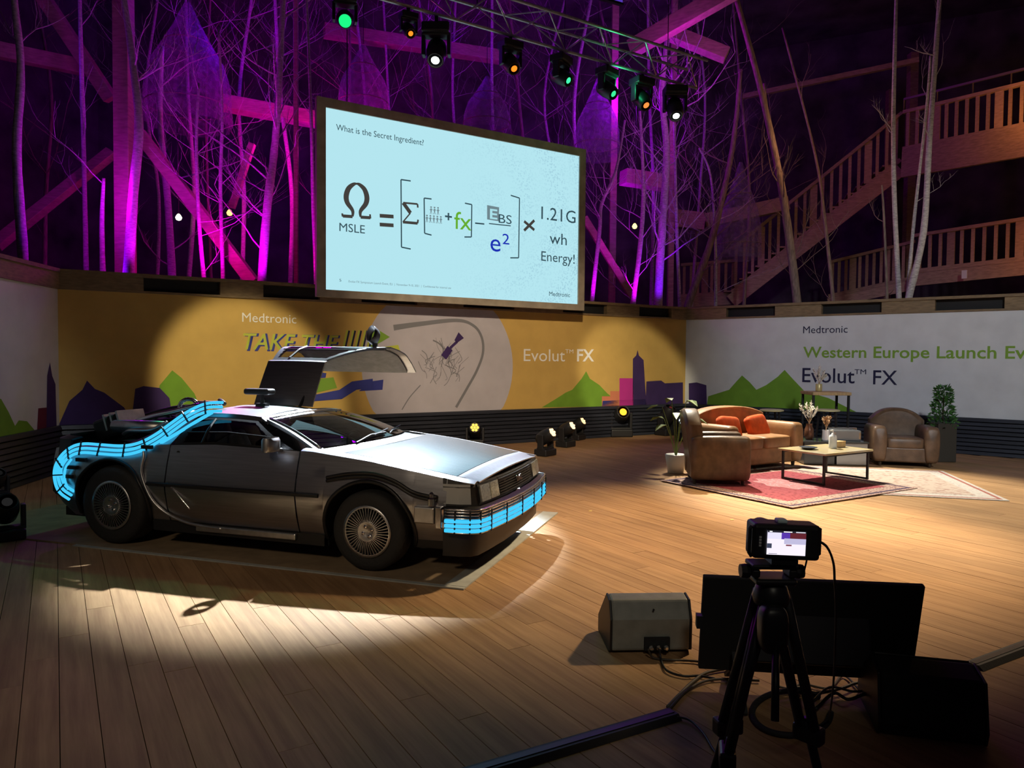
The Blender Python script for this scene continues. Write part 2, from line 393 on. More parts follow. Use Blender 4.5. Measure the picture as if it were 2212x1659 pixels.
# right wall print
wtext(WR, 'lettering', 'Medtronic', P_NAVY, (1735, 720), (1831, 720), 16, wr)
wtext(WR, 'lettering', 'Western Europe Launch Event', P_LGRN, (1735, 772), (2285, 777), 24, wr, bold=.014)
wtext(WR, 'lettering', 'Evolut', P_NAVY, (1733, 825), (1846, 828), 32, wr, bold=.006)
wtext(WR, 'lettering', 'TM', P_NAVY, (1846, 808), (1871, 808), 11, wr)
wtext(WR, 'lettering', 'FX', P_NAVY, (1886, 830), (1938, 832), 32, wr, bold=.006)
poly_px(WR, 'mountain_print', [(1527, 880), (1530, 856), (1575, 842), (1590, 825), (1603, 811), (1620, 826), (1634, 842), (1655, 832), (1680, 814), (1695, 799), (1714, 820), (1738, 845), (1790, 860), (1850, 890)], P_GRN, wr)
poly_px(WR, 'city_print', [(1488, 890), (1488, 828), (1505, 826), (1526, 832), (1527, 890)], P_PUR, wr, .004)
# left wall print
poly_px(WL, 'mountain_print', [(-40, 975), (-30, 850), (2, 862), (18, 890), (32, 920), (40, 908), (58, 910), (75, 930), (82, 968)], P_GRN, wl)
poly_px(WL, 'city_print', [(80, 970), (82, 882), (102, 880), (102, 960)], P_DRED, wl, .004)
poly_px(WL, 'city_print', [(100, 970), (101, 812), (107, 782), (112, 812), (119, 830), (122, 960)], P_PUR, wl, .005)

# ribbed black skirting below the banners: one board per rib
M_RIB = mat('black_ribbed_board', (.022, .024, .034), .38, var=.3, scale=6, stretch=(.3, .3, 8), rand=.25, bump=.1, bscale=25)
def skirting(name, w, a0=0.0):
    mb = MB(); q, off = slab(w, a0, w.ln, 0, ZS - .02, .004, .02); mb.prism(q, off)
    base = tag(mb.build(name, M_MATTE), kind='structure')
    n = 9; hh = ZS / n
    for k in range(n):
        mb = MB(); z = hh * k
        poly = [w.p(a0, z + .006, .02), w.p(a0, z + .006, .062), w.p(a0, z + hh - .016, .040), w.p(a0, z + hh - .006, .02)]
        mb.prism(poly, w.d * (w.ln - a0)); mb.build('slat', M_RIB, base)
skirting('baseboard_back', WB); skirting('baseboard_right', WR, .05); skirting('baseboard_left', WL, .05)

# timber rail on top of the banner walls: cap board, blocks and dark openings
M_RAIL = mat('rail_timber', (.20, .135, .07), .7, var=.25, scale=4, stretch=(2, 2, 10), rand=.12)
def rail(name, w, opens):
    mb = MB(); q, off = slab(w, -.1, w.ln + .1, ZT + .225, ZT + .275, .05, -.35); mb.prism(q, off)
    q, off = slab(w, -.1, w.ln + .1, ZT, ZT + .03, .03, -.35); mb.prism(q, off)
    base = tag(mb.build(name, M_RAIL), kind='structure')
    mb = MB(); q, off = slab(w, 0, w.ln, ZT + .03, ZT + .225, -.08, -.12); mb.prism(q, off); mb.build('dark_backing', M_MATTE, base)
    a = 0.0
    for o0, o1 in opens + [(w.ln, w.ln)]:
        if o0 - a > .03:
            mb = MB(); q, off = slab(w, a, o0, ZT + .03, ZT + .225, .025, -.08); mb.prism(q, off); mb.build('rail_block', M_RAIL, base)
        a = o1
def pxo(w, spans, y): return [tuple(sorted((w.sz(a, y)[0], w.sz(b, y)[0]))) for a, b in spans]
rail('trim_1', WB, pxo(WB, [(310, 475), (568, 690), (780, 900), (1000, 1110), (1215, 1310), (1380, 1450)], 640))
rail('trim_2', WR, pxo(WR, [(1570, 1675), (1775, 1905), (2020, 2170)], 670) + [(7.0, 8.6)])
rail('trim_3', WL, [(2.2, 3.6)])
# planted bed behind the rail, and the dark hall around it
GZ = 2.45
bed = MB(); far = 24
bed.prism([tuple(WL.p(6, GZ, -.13)), tuple(WL.p(.0, GZ, -.13)), tuple(B + E2 * .13 + UP * GZ), tuple(WR.p(9.4, GZ, -.13)), (34, 14, GZ), (30, 34, GZ), (-20, 34, GZ), (-24, 6, GZ)], (0, 0, -.1))
tag(bed.build('ground_behind_rail', mat('dark_soil', (.012, .010, .010), .95)), kind='structure')
M_HALL = mat('dark_hall_wall', (.11, .09, .10), .9, var=.5, scale=1.2)
for nm, a, b in (('wall_far_left', (-22, 6), (-13.5, 24)), ('wall_far_back', (-13.5, 24), (9, 30)), ('wall_far_right', (9, 30), (30, 20))):
    mb = MB(); d = (Vector((*b, 0)) - Vector((*a, 0))).normalized(); n = Vector((-d.y, d.x, 0)) * .3
    mb.prism([(a[0], a[1], GZ), (b[0], b[1], GZ), (b[0], b[1], 14), (a[0], a[1], 14)], n); tag(mb.build(nm, M_HALL), kind='structure')
mb = MB(); mb.prism([(-24, -10, 14), (34, -10, 14), (34, 34, 14), (-24, 34, 14)], (0, 0, .2)); tag(mb.build('ceiling', M_HALL), kind='structure')

# ================================================================== CAR  (car space: x forward from front axle, y left, z up)
CAR_YAW = -.3086
car = empty('sports_car', (-.793, 6.234, .014), CAR_YAW, 'silver steel gull-wing coupe with glowing blue tubes and one door raised', 'car')
WBASE = 2.408
def lerp(a, b, t): return a + (b - a) * t
def interp(tab, x):
    if x <= tab[0][0]: return tab[0][1]
    for (x0, y0), (x1, y1) in zip(tab, tab[1:]):
        if x <= x1:
            t = (x - x0) / (x1 - x0); return y0 + (y1 - y0) * t
    return tab[-1][1]
HWT = [(-3.2, .80), (-3.05, .87), (-2.85, .905), (-2.4, .93), (-1.4, .925), (-.5, .92), (.3, .90), (.62, .875), (.8, .85)]
PROF = [(.15, -.10), (.22, -.075), (.36, -.03), (.50, -.004), (.535, 0), (.57, -.006), (.70, -.03), (.86, -.075), (.95, -.10)]
BELT = [(-3.2, .76), (-3.0, .795), (-2.4, .815), (-2.15, .83), (-1.9, .86), (-1.4, .885), (-.5, .865), (0, .815), (.4, .755), (.8, .69)]
def hw(x, z): return interp(HWT, x) + interp(PROF, z)
def belt(x): return interp(BELT, x)
ARCH = ((0, .30, .372), (-WBASE, .325, .395))
def zbot(x):
    z = .205 if x > -2.9 else .205 + (-2.9 - x) * .8
    for xc, zc, r in ARCH:
        if abs(x - xc) < r: z = max(z, zc + math.sqrt(r * r - (x - xc) ** 2))
    return z
def cols(x0, x1, n=10):
    xs = {round(lerp(x0, x1, i / n), 4) for i in range(n + 1)}
    for xc, zc, r in ARCH:
        for k in range(25):
            x = xc + r * math.cos(math.pi * k / 24)
            if x0 < x < x1: xs.add(round(x, 4))
        zz = math.sqrt(max(0, r * r - (.205 - zc) ** 2))
        for x in (xc - zz - .001, xc + zz + .001, xc - zz + .004, xc + zz - .004):
            if x0 < x < x1: xs.add(round(x, 4))
    return sorted(xs)
def side_panel(x0, x1, sgn, top=None, name='panel', parent=None, m=None, zmin=None):
    mb = MB(); rows = []
    for x in cols(x0, x1):
        zb = zbot(x) if zmin is None else max(zmin, zbot(x)); zt = (top or belt)(x)
        if zb > zt - .01: zb = zt - .01
        rows.append([(x, sgn * hw(x, z), z) for z in [lerp(zb, zt, k / 10) for k in range(11)]])
    mb.grid(rows); return mb.build(name, m or M_STEEL, parent or car, smooth=True, solid=.012)
for sg in (-1, 1):
    fe = side_panel(-.60, .62, sg, name='front_fender')
    # fender top strip and arch lip
    mb = MB(); rows = []
    for k in range(15):
        x = lerp(-.60, .82, k / 14); wz = hw(x, belt(x)); rows.append([(x, sg * wz, belt(x)), (x, sg * (wz - .03), belt(x) + .012), (x, sg * (wz - .075), belt(x) + .016)])
    mb.grid(rows).build('fender_top', M_STEEL, fe, smooth=True, solid=.008)
    for (xc, zc, r), nm in zip(ARCH, ('front', 'rear')):
        mb = MB(); pts = []
        for k in range(27):
            a = lerp(-.25, math.pi + .25, k / 26); x = xc + r * math.cos(a); z = max(.2, zc + r * math.sin(a)); pts.append((x, sg * (hw(x, z) + .004), z))
        lip = mb.tube(pts, .016, 6).build('arch_lip', M_DKMET, car, smooth=True)
        mb = MB(); rows = []
        for k in range(21):
            a = lerp(-.2, math.pi + .2, k / 20); rows.append([(xc + (r + .005) * math.cos(a), sg * yy, max(.16, zc + (r + .005) * math.sin(a))) for yy in (.60, .86)])
        mb.grid(rows).build('wheel_well', M_MATTE, car)
    side_panel(-3.15, -1.835, sg, name='rear_quarter')
    # sill
    mb = MB(); rows = []
    for k in range(2):
        x = (-.38, -2.0)[k]; rows.append([(x, sg * .80, .14), (x, sg * .865, .15), (x, sg * .865, .235), (x, sg * .80, .24)])
    mb.grid(rows, True).build('sill', M_BLACK, car)
    mb = MB(); mb.tube([(x, sg * (hw(x, .545) + .006), .545) for x in (-.40, -.6, -1.0, -1.5, -2.0)], .016, 6).build('rub_strip', M_BLACK, car)

# doors: same pieces either side; the far one swings up about the roof spine
HING_Y, HING_Z = .12, 1.145
def roof_z(x, y): return 1.145 - .035 * (y / .58) ** 2 - .03 * ((x + 1.55) / .5) ** 2
def make_door(sg):
    root = MB(); xs = [lerp(-1.822, -.612, k / 14) for k in range(15)]; rows = []
    for x in xs: rows.append([(x, sg * (hw(x, z) + .001), z) for z in [lerp(.24, belt(x) - .004, k / 10) for k in range(11)]])
    root.grid(rows)
    skin = root.build('door', M_STEEL, car, smooth=True, solid=.014)
    # roof half
    mb = MB(); rows = []
    for k in range(9):
        x = lerp(-1.76, -1.14 - 0.0, k / 8); rows.append([(x, sg * y, roof_z(x, y)) for y in [lerp(HING_Y, .58, j / 6) for j in range(7)]] + [(x, sg * .605, roof_z(x, .58) - .03)])
    mb.grid(rows).build('door_roof', M_STEEL, skin, smooth=True, solid=.016)
    def wpt(t, u):   # window: t along, u up
        bx = lerp(-1.80, -.66, t); tx = lerp(-1.74, -1.17, t)
        b = Vector((bx, sg * (hw(bx, belt(bx)) - .004), belt(bx))); tp = Vector((tx, sg * .606, roof_z(tx, .58) - .03)); p = b.lerp(tp, u)
        p.y += sg * .035 * math.sin(math.pi * u); return p
    mb = MB(); mb.grid([[wpt(lerp(.07, .93, t / 8), lerp(.06, .9, u / 6)) for u in range(7)] for t in range(9)]).build('side_window', M_GLASS, skin, smooth=True)
    mb = MB()
    for t0, t1, u0, u1 in ((0, .08, 0, 1), (.92, 1, 0, 1), (0, 1, 0, .07), (0, 1, .89, 1)):
        mb.grid([[wpt(lerp(t0, t1, i / 6), lerp(u0, u1, j / 6)) for j in range(7)] for i in range(7)])
    mb.build('window_frame', M_STEEL if sg > 0 else M_DKMET, skin, smooth=True, solid=.02)
    # toll-window divider, lock, mirror
    mb = MB(); mb.tube([wpt(.24, .04), wpt(.27, .5), wpt(.30, .92)], .012, 6); mb.tube([wpt(.05, .45), wpt(.5, .47), wpt(.95, .42)], .007, 6); mb.build('window_divider', M_BLACK, skin)
    mb = MB(); mb.lathe([(0, .0), (.018, 0), (.018, .012), (.009, .016), (0, .016)], (-1.74, sg * (hw(-1.74, .80)) if sg < 0 else hw(-1.74, .80), .80), 'Y', 12); mb.build('door_lock', M_BLACK, skin)
    mb = MB(); c = Vector((-.80, sg * (hw(-.8, .87) + .10), .92))
    mb.grid([[c + Vector((.06 * math.cos(a) * q, sg * .085 * math.sin(a), h)) for a in [2 * math.pi * k / 16 for k in range(16)]] for h, q in ((-.055, .75), (-.045, 1), (.03, 1.0), (.05, .7))], True)
    mb.beam(c + Vector((0, 0, -.04)), (-.78, sg * hw(-.78, .86), .865), .05, .03)
    mb.build('mirror', M_ALU if sg < 0 else M_BLACK, skin, smooth=True, bevel=.008)
    # inner trim
    mb = MB(); rows = []
    for k in range(13):
        x = lerp(-1.76, -.70, k / 12); e = 1 - abs(2 * k / 12 - 1) ** 3
        rows.append([(x, sg * (hw(x, z) - .02 - .06 * math.sin(math.pi * j / 8) * e), z) for j, z in enumerate([lerp(.26, .83, j / 8) for j in range(9)])])
    mb.grid(rows).build('door_trim', mat('grey_leather', (.16, .16, .165), .6, var=.2, scale=15), skin, smooth=True, solid=.01)
    return skin
make_door(-1)
ld = make_door(1)
ANG = R(66)
ld.matrix_local = Matrix.Translation((0, HING_Y, HING_Z)) @ Matrix.Rotation(ANG, 4, 'X') @ Matrix.Translation((0, -HING_Y, -HING_Z))
for x in (-1.25, -1.66): MB().tube([(x, .10, 1.12), (x, .30, 1.36)], .014, 8).build('door_strut', M_DKMET, car)

# roof spine and header, rear roof band
mb = MB(); mb.grid([[(x, y, roof_z(x, y) + .001) for y in (-.115, -.06, 0, .06, .115)] for x in (-1.78, -1.6, -1.4, -1.2, -1.12)]).build('roof_spine', M_STEEL, car, smooth=True, solid=.03)
mb = MB(); mb.grid([[(lerp(-1.135, -1.075, j / 3) + .05 * (1 - (y / .6) ** 2), y, roof_z(-1.13, y) - .012 * j) for y in [lerp(-.60, .60, k / 12) for k in range(13)]] for j in range(4)]).build('roof_header', M_STEEL, car, smooth=True, solid=.02)
mb = MB(); mb.grid([[(x, y, roof_z(-1.77, y) - max(0, -1.77 - x) * .16) for y in [lerp(-.61, .61, k / 12) for k in range(13)]] for x in (-1.77, -1.85, -1.95)]).build('rear_roof_band', M_STEEL, car, smooth=True, solid=.02)
# windscreen
def ws(t, u):   # t -1..1 across, u 0 bottom..1 top
    b = Vector((-.50 + .20 * (1 - t * t), t * .755, .872 + .022 * (1 - t * t))); tp = Vector((-1.10 + .055 * (1 - t * t), t * .565, roof_z(-1.12, t * .565) - .012))
    p = b.lerp(tp, u); p.z += .018 * math.sin(math.pi * u); return p
mb = MB(); mb.grid([[ws(lerp(-.965, .965, i / 16), lerp(.03, .975, j / 8)) for j in range(9)] for i in range(17)]).build('windscreen', M_GLASS, car, smooth=True)
for sg in (-1, 1):
    MB().grid([[ws(sg * lerp(.95, 1.03, i / 2), j / 8) for j in range(9)] for i in range(3)]).build('windscreen_pillar', M_STEEL, car, smooth=True, solid=.03)
mb = MB(); mb.tube([ws(-.968, j / 8) + Vector((0, -.004, .006)) for j in range(9)] + [ws(lerp(-.95, .95, k / 10), .975) + Vector((0, 0, .006)) for k in range(11)], .007, 6).build('windscreen_trim', M_CHROME, car, smooth=True)
# cowl, wipers, bonnet
mb = MB(); mb.grid([[Vector((lerp(ws(t, 0).x, -.26 + .10 * (1 - t * t), j / 3), t * .755, ws(t, 0).z - .012 * math.sin(math.pi * j / 3) - .006 * j)) for j in range(4)] for t in [lerp(-1, 1, k / 12) for k in range(13)]]).build('cowl', M_BLACK, car, smooth=True, solid=.02)
for y0, y1 in ((-.42, .10), (.12, .58)):
    mb = MB(); a = Vector((-.36, y0, .895)); b = ws(y1 / .755, .10) + Vector((.01, 0, .012)); mb.tube([a, (a + b) / 2 + Vector((-.01, 0, .02)), b], .009, 6); mb.tube([b + Vector((.01, -.22, -.002)), b + Vector((-.05, .14, .02))], .006, 5); mb.build('wiper', M_BLACK, car)
def hood_z(x, y): return belt(x) + .016 + .026 * (1 - (y / .80) ** 2)
def hood_y(x): return hw(x, belt(x)) - .079
mb = MB(); rows = []
for k in range(15):
    u = k / 14; row = []
    for j in range(15):
        t = lerp(-1, 1, j / 14); x = lerp(-.27 + .10 * (1 - t * t), .66, u); row.append((x, t * hood_y(x), hood_z(x, t * hood_y(x))))
    rows.append(row)
mb.grid(rows).build('bonnet', mat('satin_steel', (.36, .385, .43), .20, 1.0, var=.06, scale=4, stretch=(.8, 10, 10)), car, smooth=True, solid=.01)
mb = MB(); mb.grid([[(x, t * hood_y(x), hood_z(x, t * hood_y(x)) - (.0 if x < .78 else .012)) for t in [lerp(-1, 1, j / 14) for j in range(15)]] for x in (.667, .72, .78, .83)]).build('nose_panel', M_STEEL, car, smooth=True, solid=.01)
# nose fascia: plan curve
NOSE = [(.60, -.872), (.72, -.862), (.80, -.835), (.84, -.78), (.862, -.6), (.885, -.3), (.89, 0)]
NOSE = NOSE + [(x, -y) for x, y in reversed(NOSE[:-1])]
def nose(k, z, out=0.0):
    x, y = NOSE[k]; c = Vector((.1, 0, 0)); d = Vector((x, y, 0)) - c; L_ = d.length
    p = c + d * ((L_ + out) / L_); return Vector((p.x, p.y, z))
n_ = len(NOSE)
mb = MB(); mb.grid([[nose(k, z, o) for z, o in ((.53, 0), (.60, -.012), (.665, -.02), (.692 + max(0, (.8 - NOSE[k][0])) * .18, -.035))] for k in range(n_)]).build('front_fascia', M_BLACK, car, solid=.02)
# corner lamp panels, headlamps, grille
def front_patch(y0, y1, z0, z1, out=.012, name='x', m=None, parent=None, dep=.02):
    def fx(y, z):
        pts = [(yy, xx) for xx, yy in NOSE[2:-2]]; return interp(sorted(pts), y) - (z - .53) * .18 + out
    mb = MB(); n = 8
    mb.grid([[(fx(lerp(y0, y1, i / n), z), lerp(y0, y1, i / n), z) for z in (z0, (z0 + z1) / 2, z1)] for i in range(n + 1)]); return mb.build(name, m, parent or car, solid=dep)
M_LENS = mat('headlamp_glass', (.62, .63, .60), .12, .7, var=.3, scale=60)
for sg in (-1, 1):
    fx_ = MB(); fx_.grid([[nose(k if sg < 0 else n_ - 1 - k, z, .004 - (z - .53) * .18) for z in (.545, .61, .685)] for k in (0, 1, 2)])
    fx_.build('corner_lamp', mat('corner_lens', (.52, .53, .52), .35, .3), car, solid=.012)
    ys = sorted((sg * .44, sg * .775)); bz = front_patch(ys[0], ys[1], .545, .682, .006, 'headlamp_bezel', M_DKMET)
    for yc in (.53, .69):
        y0, y1 = sorted((sg * (yc - .072), sg * (yc + .072))); front_patch(y0, y1, .555, .672, .022, 'headlamp', M_LENS, bz)
front_patch(-.42, .42, .545, .685, .004, 'grille', M_MATTE)
for k in range(7): front_patch(-.42, .42, .553 + .019 * k, .559 + .019 * k, .016, 'grille_bar', M_BLACK, dep=.006)
me_t = text_mesh('DMC', .062, 0, .002, .003, 'CENTER'); me_t.materials.clear(); me_t.materials.append(M_CHROME)
o = bpy.data.objects.new('badge', me_t); COL.objects.link(o); o.parent = car; o.location = (.905, 0, .60); o.rotation_euler = (R(90) - .18, 0, R(90))
# bumper with glow tubes and chin
mb = MB(); mb.grid([[nose(k, z, o) for z, o in ((.345, .03), (.36, .055), (.44, .06), (.515, .055), (.53, .02))] for k in range(n_)]).build('front_bumper', M_DKMET, car, smooth=True, solid=.02)
for z in (.372, .405, .438):
    mb = MB(); pts = bez([tuple(nose(k, z, .082)) for k in range(n_)], 3); mb.tube(pts, .0135, 8).build('glow_tube', M_GLOW, car, smooth=True)
for z in (.355, .389, .422, .458, .480, .502, .520):
    mb = MB(); mb.tube(bez([tuple(nose(k, z, .078)) for k in range(n_)], 3), .0065, 6).build('bumper_trim', M_CHROME, car, smooth=True)
for i in range(1, 25, 2):
    mb = MB(); k = i / 2; a = nose(int(k), .35, .088).lerp(nose(min(int(k) + 1, n_ - 1), .35, .088), k - int(k)); mb.beam(a + Vector((.008, 0, 0)), a + Vector((.012, 0, .16)), .010, .010, Vector((1, 0, 0))); mb.build('tube_clip', M_DKMET, car)
mb = MB(); mb.grid([[nose(k, z, o) for z, o in ((.155, -.06), (.165, -.015), (.25, -.01), (.35, -.02))] for k in range(n_)]).build('chin_spoiler', M_BLACK, car, smooth=True, solid=.02)
mb = MB(); mb.grid([[(x, -y, z) for y, z in ((hw(x, .36) - .02, .36), (hw(x, .30) - .02, .2), (.5, .16))] for x in (.36, .5, .62)]); mb.build('front_valance', M_DKMET, car, solid=.01)
# floor pan, cabin
mb = MB(); mb.box((-1.25, 0, .17), (4.0, 1.2, .08)); mb.box((-1.2, 0, .30), (1.6, 1.66, .2)); mb.box((.2, 0, .45), (.9, 1.16, .5)); mb.box((-2.5, 0, .5), (1.1, 1.16, .55)); mb.build('floor_pan', M_MATTE, car)
mb = MB(); mb.grid([[(-.62 + .04 * abs(y), y, .62), (-.60, y, .80), (-.46, y, .845), (-.34, y, .85)] for y in (-.76, -.4, 0, .4, .76)]).build('dashboard', M_BLACK, car, smooth=True, solid=.02)
mb = MB(); c = Vector((-.78, .36, .74)); mtx = Matrix.Rotation(R(-25), 3, 'Y'); mb.tube([c + mtx @ Vector((0, .17 * math.cos(a), .17 * math.sin(a))) for a in [2 * math.pi * k / 24 for k in range(24)]], .014, 6, closed=True); mb.tube([c, c + Vector((.2, 0, -.06))], .03, 8); mb.build('steering_wheel', M_BLACK, car, smooth=True)
M_SEAT = mat('seat_leather', (.17, .17, .175), .5, var=.2, scale=20)
for y in (-.37, .37):
    mb = MB(); mb.box((-1.28, y, .45), (.52, .48, .14)); seat = mb.build('seat', M_SEAT, car, bevel=.05, bseg=3, smooth=True)
    mb = MB(); mb.beam((-1.50, y, .46), (-1.72, y, .86), .46, .12, Vector((0, 1, 0))).build('backrest', M_SEAT, seat, bevel=.04, bseg=3)
    mb = MB(); mb.beam((-1.73, y, .86), (-1.79, y, 1.00), .24, .09, Vector((0, 1, 0))).build('headrest', M_SEAT, seat, bevel=.03, bseg=3)
mb = MB(); mb.box((-1.15, 0, .48), (1.1, .2, .2)); mb.build('centre_console', M_BLACK, car, bevel=.03)
# rear: bulkhead, deck, sail panel each side, tail
mb = MB(); mb.grid([[(-1.93, y, 1.09), (-1.97, y, .80), (-1.95, y, .35)] for y in (-.60, 0, .60)]).build('rear_bulkhead', M_BLACK, car, solid=.02)
for sg in (-1, 1):
    mb = MB(); rows = []
    for k in range(11):
        u = k / 10; tx = lerp(-1.76, -2.32, u); tz = lerp(1.10, .84, u ** 1.05); ty = lerp(.608, .80, u)
        bx = lerp(-1.835, -2.40, u); by = hw(bx, belt(bx)); rows.append([(tx, sg * (ty - .05), tz + .012), (tx, sg * ty, tz)] + [(lerp(tx, bx, v), sg * lerp(ty, by, v), lerp(tz, belt(bx), v)) for v in (.33, .66, 1)])
    mb.grid(rows).build('sail_panel', M_STEEL, car, smooth=True, solid=.012)
    mb = MB(); rows = []
    for k in range(9):
        x = lerp(-3.12, -2.25, k / 8); y = hw(x, belt(x)); rows.append([(x, sg * y, belt(x)), (x, sg * (y - .05), belt(x) + .015), (x, sg * (y - .20), belt(x) + .005)])
    mb.grid(rows).build('shoulder_panel', M_STEEL, car, smooth=True, solid=.01)
TAIL = [(-2.95, -.86), (-3.10, -.84), (-3.19, -.76), (-3.24, -.4), (-3.25, 0)]; TAIL += [(x, -y) for x, y in reversed(TAIL[:-1])]
mb = MB(); mb.grid([[(x + dx, y * s_, z) for dx, s_, z in ((.14, .94, .24), (.06, .98, .34), (0, 1.02, .40), (0, 1.02, .55), (.03, 1, .58), (.05, .98, .86), (.14, .95, .89))] for x, y in TAIL]).build('tail_panel', M_DKMET, car, smooth=True, solid=.02)
mb = MB(); mb.box((-2.62, 0, .74), (1.2, 1.30, .04)); mb.build('engine_deck', M_BLACK, car)
# louvred far slope outline and equipment on the deck
mb = MB()
for k in range(6):
    u = k / 5; x = lerp(-2.02, -3.02, u); z = lerp(1.075, .93, u)
    mb.box((x, .34, z), (.16, .50, .014), mtx=Matrix.Rotation(R(10), 3, 'Y'))
mb.build('rear_louvre', M_DKMET, car)
mb = MB()
for y in (.08, .60): mb.tube([(-1.95, y, 1.08), (-3.05, y, .915)], .02, 6)
mb.build('louvre_rail', M_DKMET, car)
def vent(y):
    r = MB(); r.box((-2.92, y, .93), (.34, .30, .20), mtx=Matrix.Rotation(R(-18), 3, 'Y')); vo = r.build('vent_box', M_DKMET, car, bevel=.03)
    for k in range(3):
        MB().box((-2.86 + .075 * k - .06, y - .02, .995 + .02 * k - .02), (.02, .31, .15), mtx=Matrix.Rotation(R(-18), 3, 'Y')).build('vent_fin', M_ALU, vo)
vent(-.30); vent(.42)
mb = MB(); mb.tube([(-2.75 + .0, -.52, .955), (-2.45, -.55, .965), (-2.15, -.56, .965)], .055, 12); mb.build('coil_drum', M_ALU, car, smooth=True)
mb = MB(); mb.lathe([(0, 0), (.16, 0), (.17, .03), (.13, .06), (.13, .14), (.09, .16), (.09, .24), (0, .25)], (-2.30, -.14, .84), 'Z', 20); mb.build('canister', M_ALU, car, smooth=True)
mb = MB(); mb.tube(bez([(-2.62, -.40, .99), (-2.4, -.42, 1.05), (-2.15, -.44, 1.10), (-1.9, -.46, 1.155), (-1.75, -.44, 1.165)]), .026, 8).build('chrome_pipe', M_CHROME, car, smooth=True)
mb = MB(); c = Vector((-2.08, -.36, 1.13)); mb.tube([c + Vector((.085 * math.cos(a), 0.02 * math.cos(a), .075 * math.sin(a))) for a in [2 * math.pi * k / 20 for k in range(20)]], .018, 8, closed=True).build('ring_coil', M_CHROME, car, smooth=True)
for k, (pts, r_) in enumerate((([(-2.2, -.2, 1.0), (-2.0, -.2, 1.14), (-1.82, -.30, 1.16)], .022), ([(-2.9, -.1, 1.0), (-2.5, -.05, 1.1), (-2.1, 0, 1.12)], .018), ([(-2.7, -.48, .88), (-2.5, -.60, .93), (-2.25, -.62, .95), (-2.1, -.6, 1.02)], .016), ([(-1.95, -.1, 1.11), (-1.88, -.2, 1.19), (-1.75, -.3, 1.17)], .02))):
    MB().tube(bez(pts), r_, 8).build('hose', M_BLACK if k % 2 else M_ALU, car, smooth=True)
mb = MB(); mb.box((-1.93, -.30, 1.165), (.16, .14, .05)); mb.box((-1.83, -.34, 1.17), (.10, .10, .045)); mb.build('fitting_block', M_CHROME, car, bevel=.012)
# roof antenna plate on a stalk
mb = MB(); mb.tube([(-1.50, -.10, 1.13), (-1.50, -.10, 1.25)], .018, 8); mb.box((-1.50, -.10, 1.15), (.10, .06, .04)); an = mb.build('roof_mast', M_DKMET, car)
mb = MB(); mb.box((-1.53, -.10, 1.275), (.27, .12, .055)); mb.build('mast_head', M_BLACK, an, bevel=.022, bseg=3)
# blue glow tubes round the near rear flank
PATH = [(-1.52, -.575, 1.155), (-1.66, -.60, 1.145), (-1.78, -.66, 1.085), (-1.89, -.74, .985), (-1.99, -.80, .895), (-2.12, -.86, .82), (-2.28, -.88, .79), (-2.5, -.885, .79), (-2.68, -.88, .79), (-2.80, -.88, .765), (-2.91, -.875, .70), (-2.98, -.87, .61), (-2.99, -.865, .52), (-2.94, -.87, .43), (-2.82, -.885, .38)]
DP = bez(PATH, 5)
def offset_path(P, o):
    out = []; k = len(P)
    for i in range(k):
        a, b = Vector(P[max(i - 1, 0)]), Vector(P[min(i + 1, k - 1)]); t = (b - a).normalized(); n = Vector((0, -1, .35)).normalized(); s = t.cross(n).normalized()
        out.append(Vector(P[i]) + s * o + n * .035)
    return out
for o_, r_ in ((-.038, .0125), (0, .0125), (.038, .0125)):
    MB().tube(offset_path(DP, o_), r_, 8).build('glow_tube', M_GLOW, car, smooth=True)
sec = [(-1.60, -.60, 1.11), (-1.72, -.66, 1.03), (-1.82, -.76, .94), (-1.93, -.83, .86)]
MB().tube([Vector(p) + Vector((0, -.03, .01)) for p in bez(sec, 6)], [.014] * 18 + [.006], 8).build('glow_tube', M_GLOW, car, smooth=True)
low = [(-2.82, -.885, .70), (-2.88, -.89, .62), (-2.89, -.89, .52), (-2.85, -.89, .44)]
MB().tube([Vector(p) + Vector((0, -.03, 0)) for p in bez(low, 6)], .010, 8).build('glow_tube', M_GLOW, car, smooth=True)
for i in range(5, len(DP) - 2, 6):
    a = offset_path(DP, -.062)[i]; b = offset_path(DP, .062)[i]; n = Vector((0, -1, .35)).normalized() * .014
    MB().beam(a + n, b + n, .010, .012, Vector((0, -1, 0))).build('tube_clip', M_DKMET, car)
for x, z in ((-2.02, .84), (-2.72, .70), (-2.82, .63), (-2.86, .55)):
    MB().box((x, -.905, z), (.10, .03, .03)).build('tube_bracket', M_BLACK, car)
# silver pipe down the flank and along the sill; hoses over front arch, boxes on nose side
pp = [(-2.08, -.885, .82), (-2.06, -.90, .76), (-2.06, -.925, .62), (-1.96, -.925, .42), (-1.82, -.90, .30), (-1.6, -.89, .235), (-1.3, -.885, .215)]
MB().tube(bez(pp), .013, 8).build('side_pipe', M_ALU, car, smooth=True)
MB().beam((-1.55, -.88, .205), (-.62, -.88, .205), .03, .05).build('sill_bar', M_ALU, car, bevel=.008)
MB().tube(bez([(-1.80, -.925, .56), (-1.68, -.93, .46), (-1.58, -.92, .36)]), .006, 6).build('thin_pipe', M_CHROME, car, smooth=True)
for dz in (0, .024):
    MB().tube(bez([(-.34, -.90, .66 + dz), (-.15, -.905, .70 + dz), (.05, -.90, .71 + dz), (.22, -.90, .67 + dz), (.36, -.895, .60 + dz), (.48, -.895, .575 + dz), (.56, -.89, .57 + dz)]), .013, 8).build('hose', M_BLACK, car, smooth=True)
mb = MB(); mb.box((.47, -.90, .46), (.16, .05, .12)); mb.build('side_box', M_ALU, car, bevel=.01)
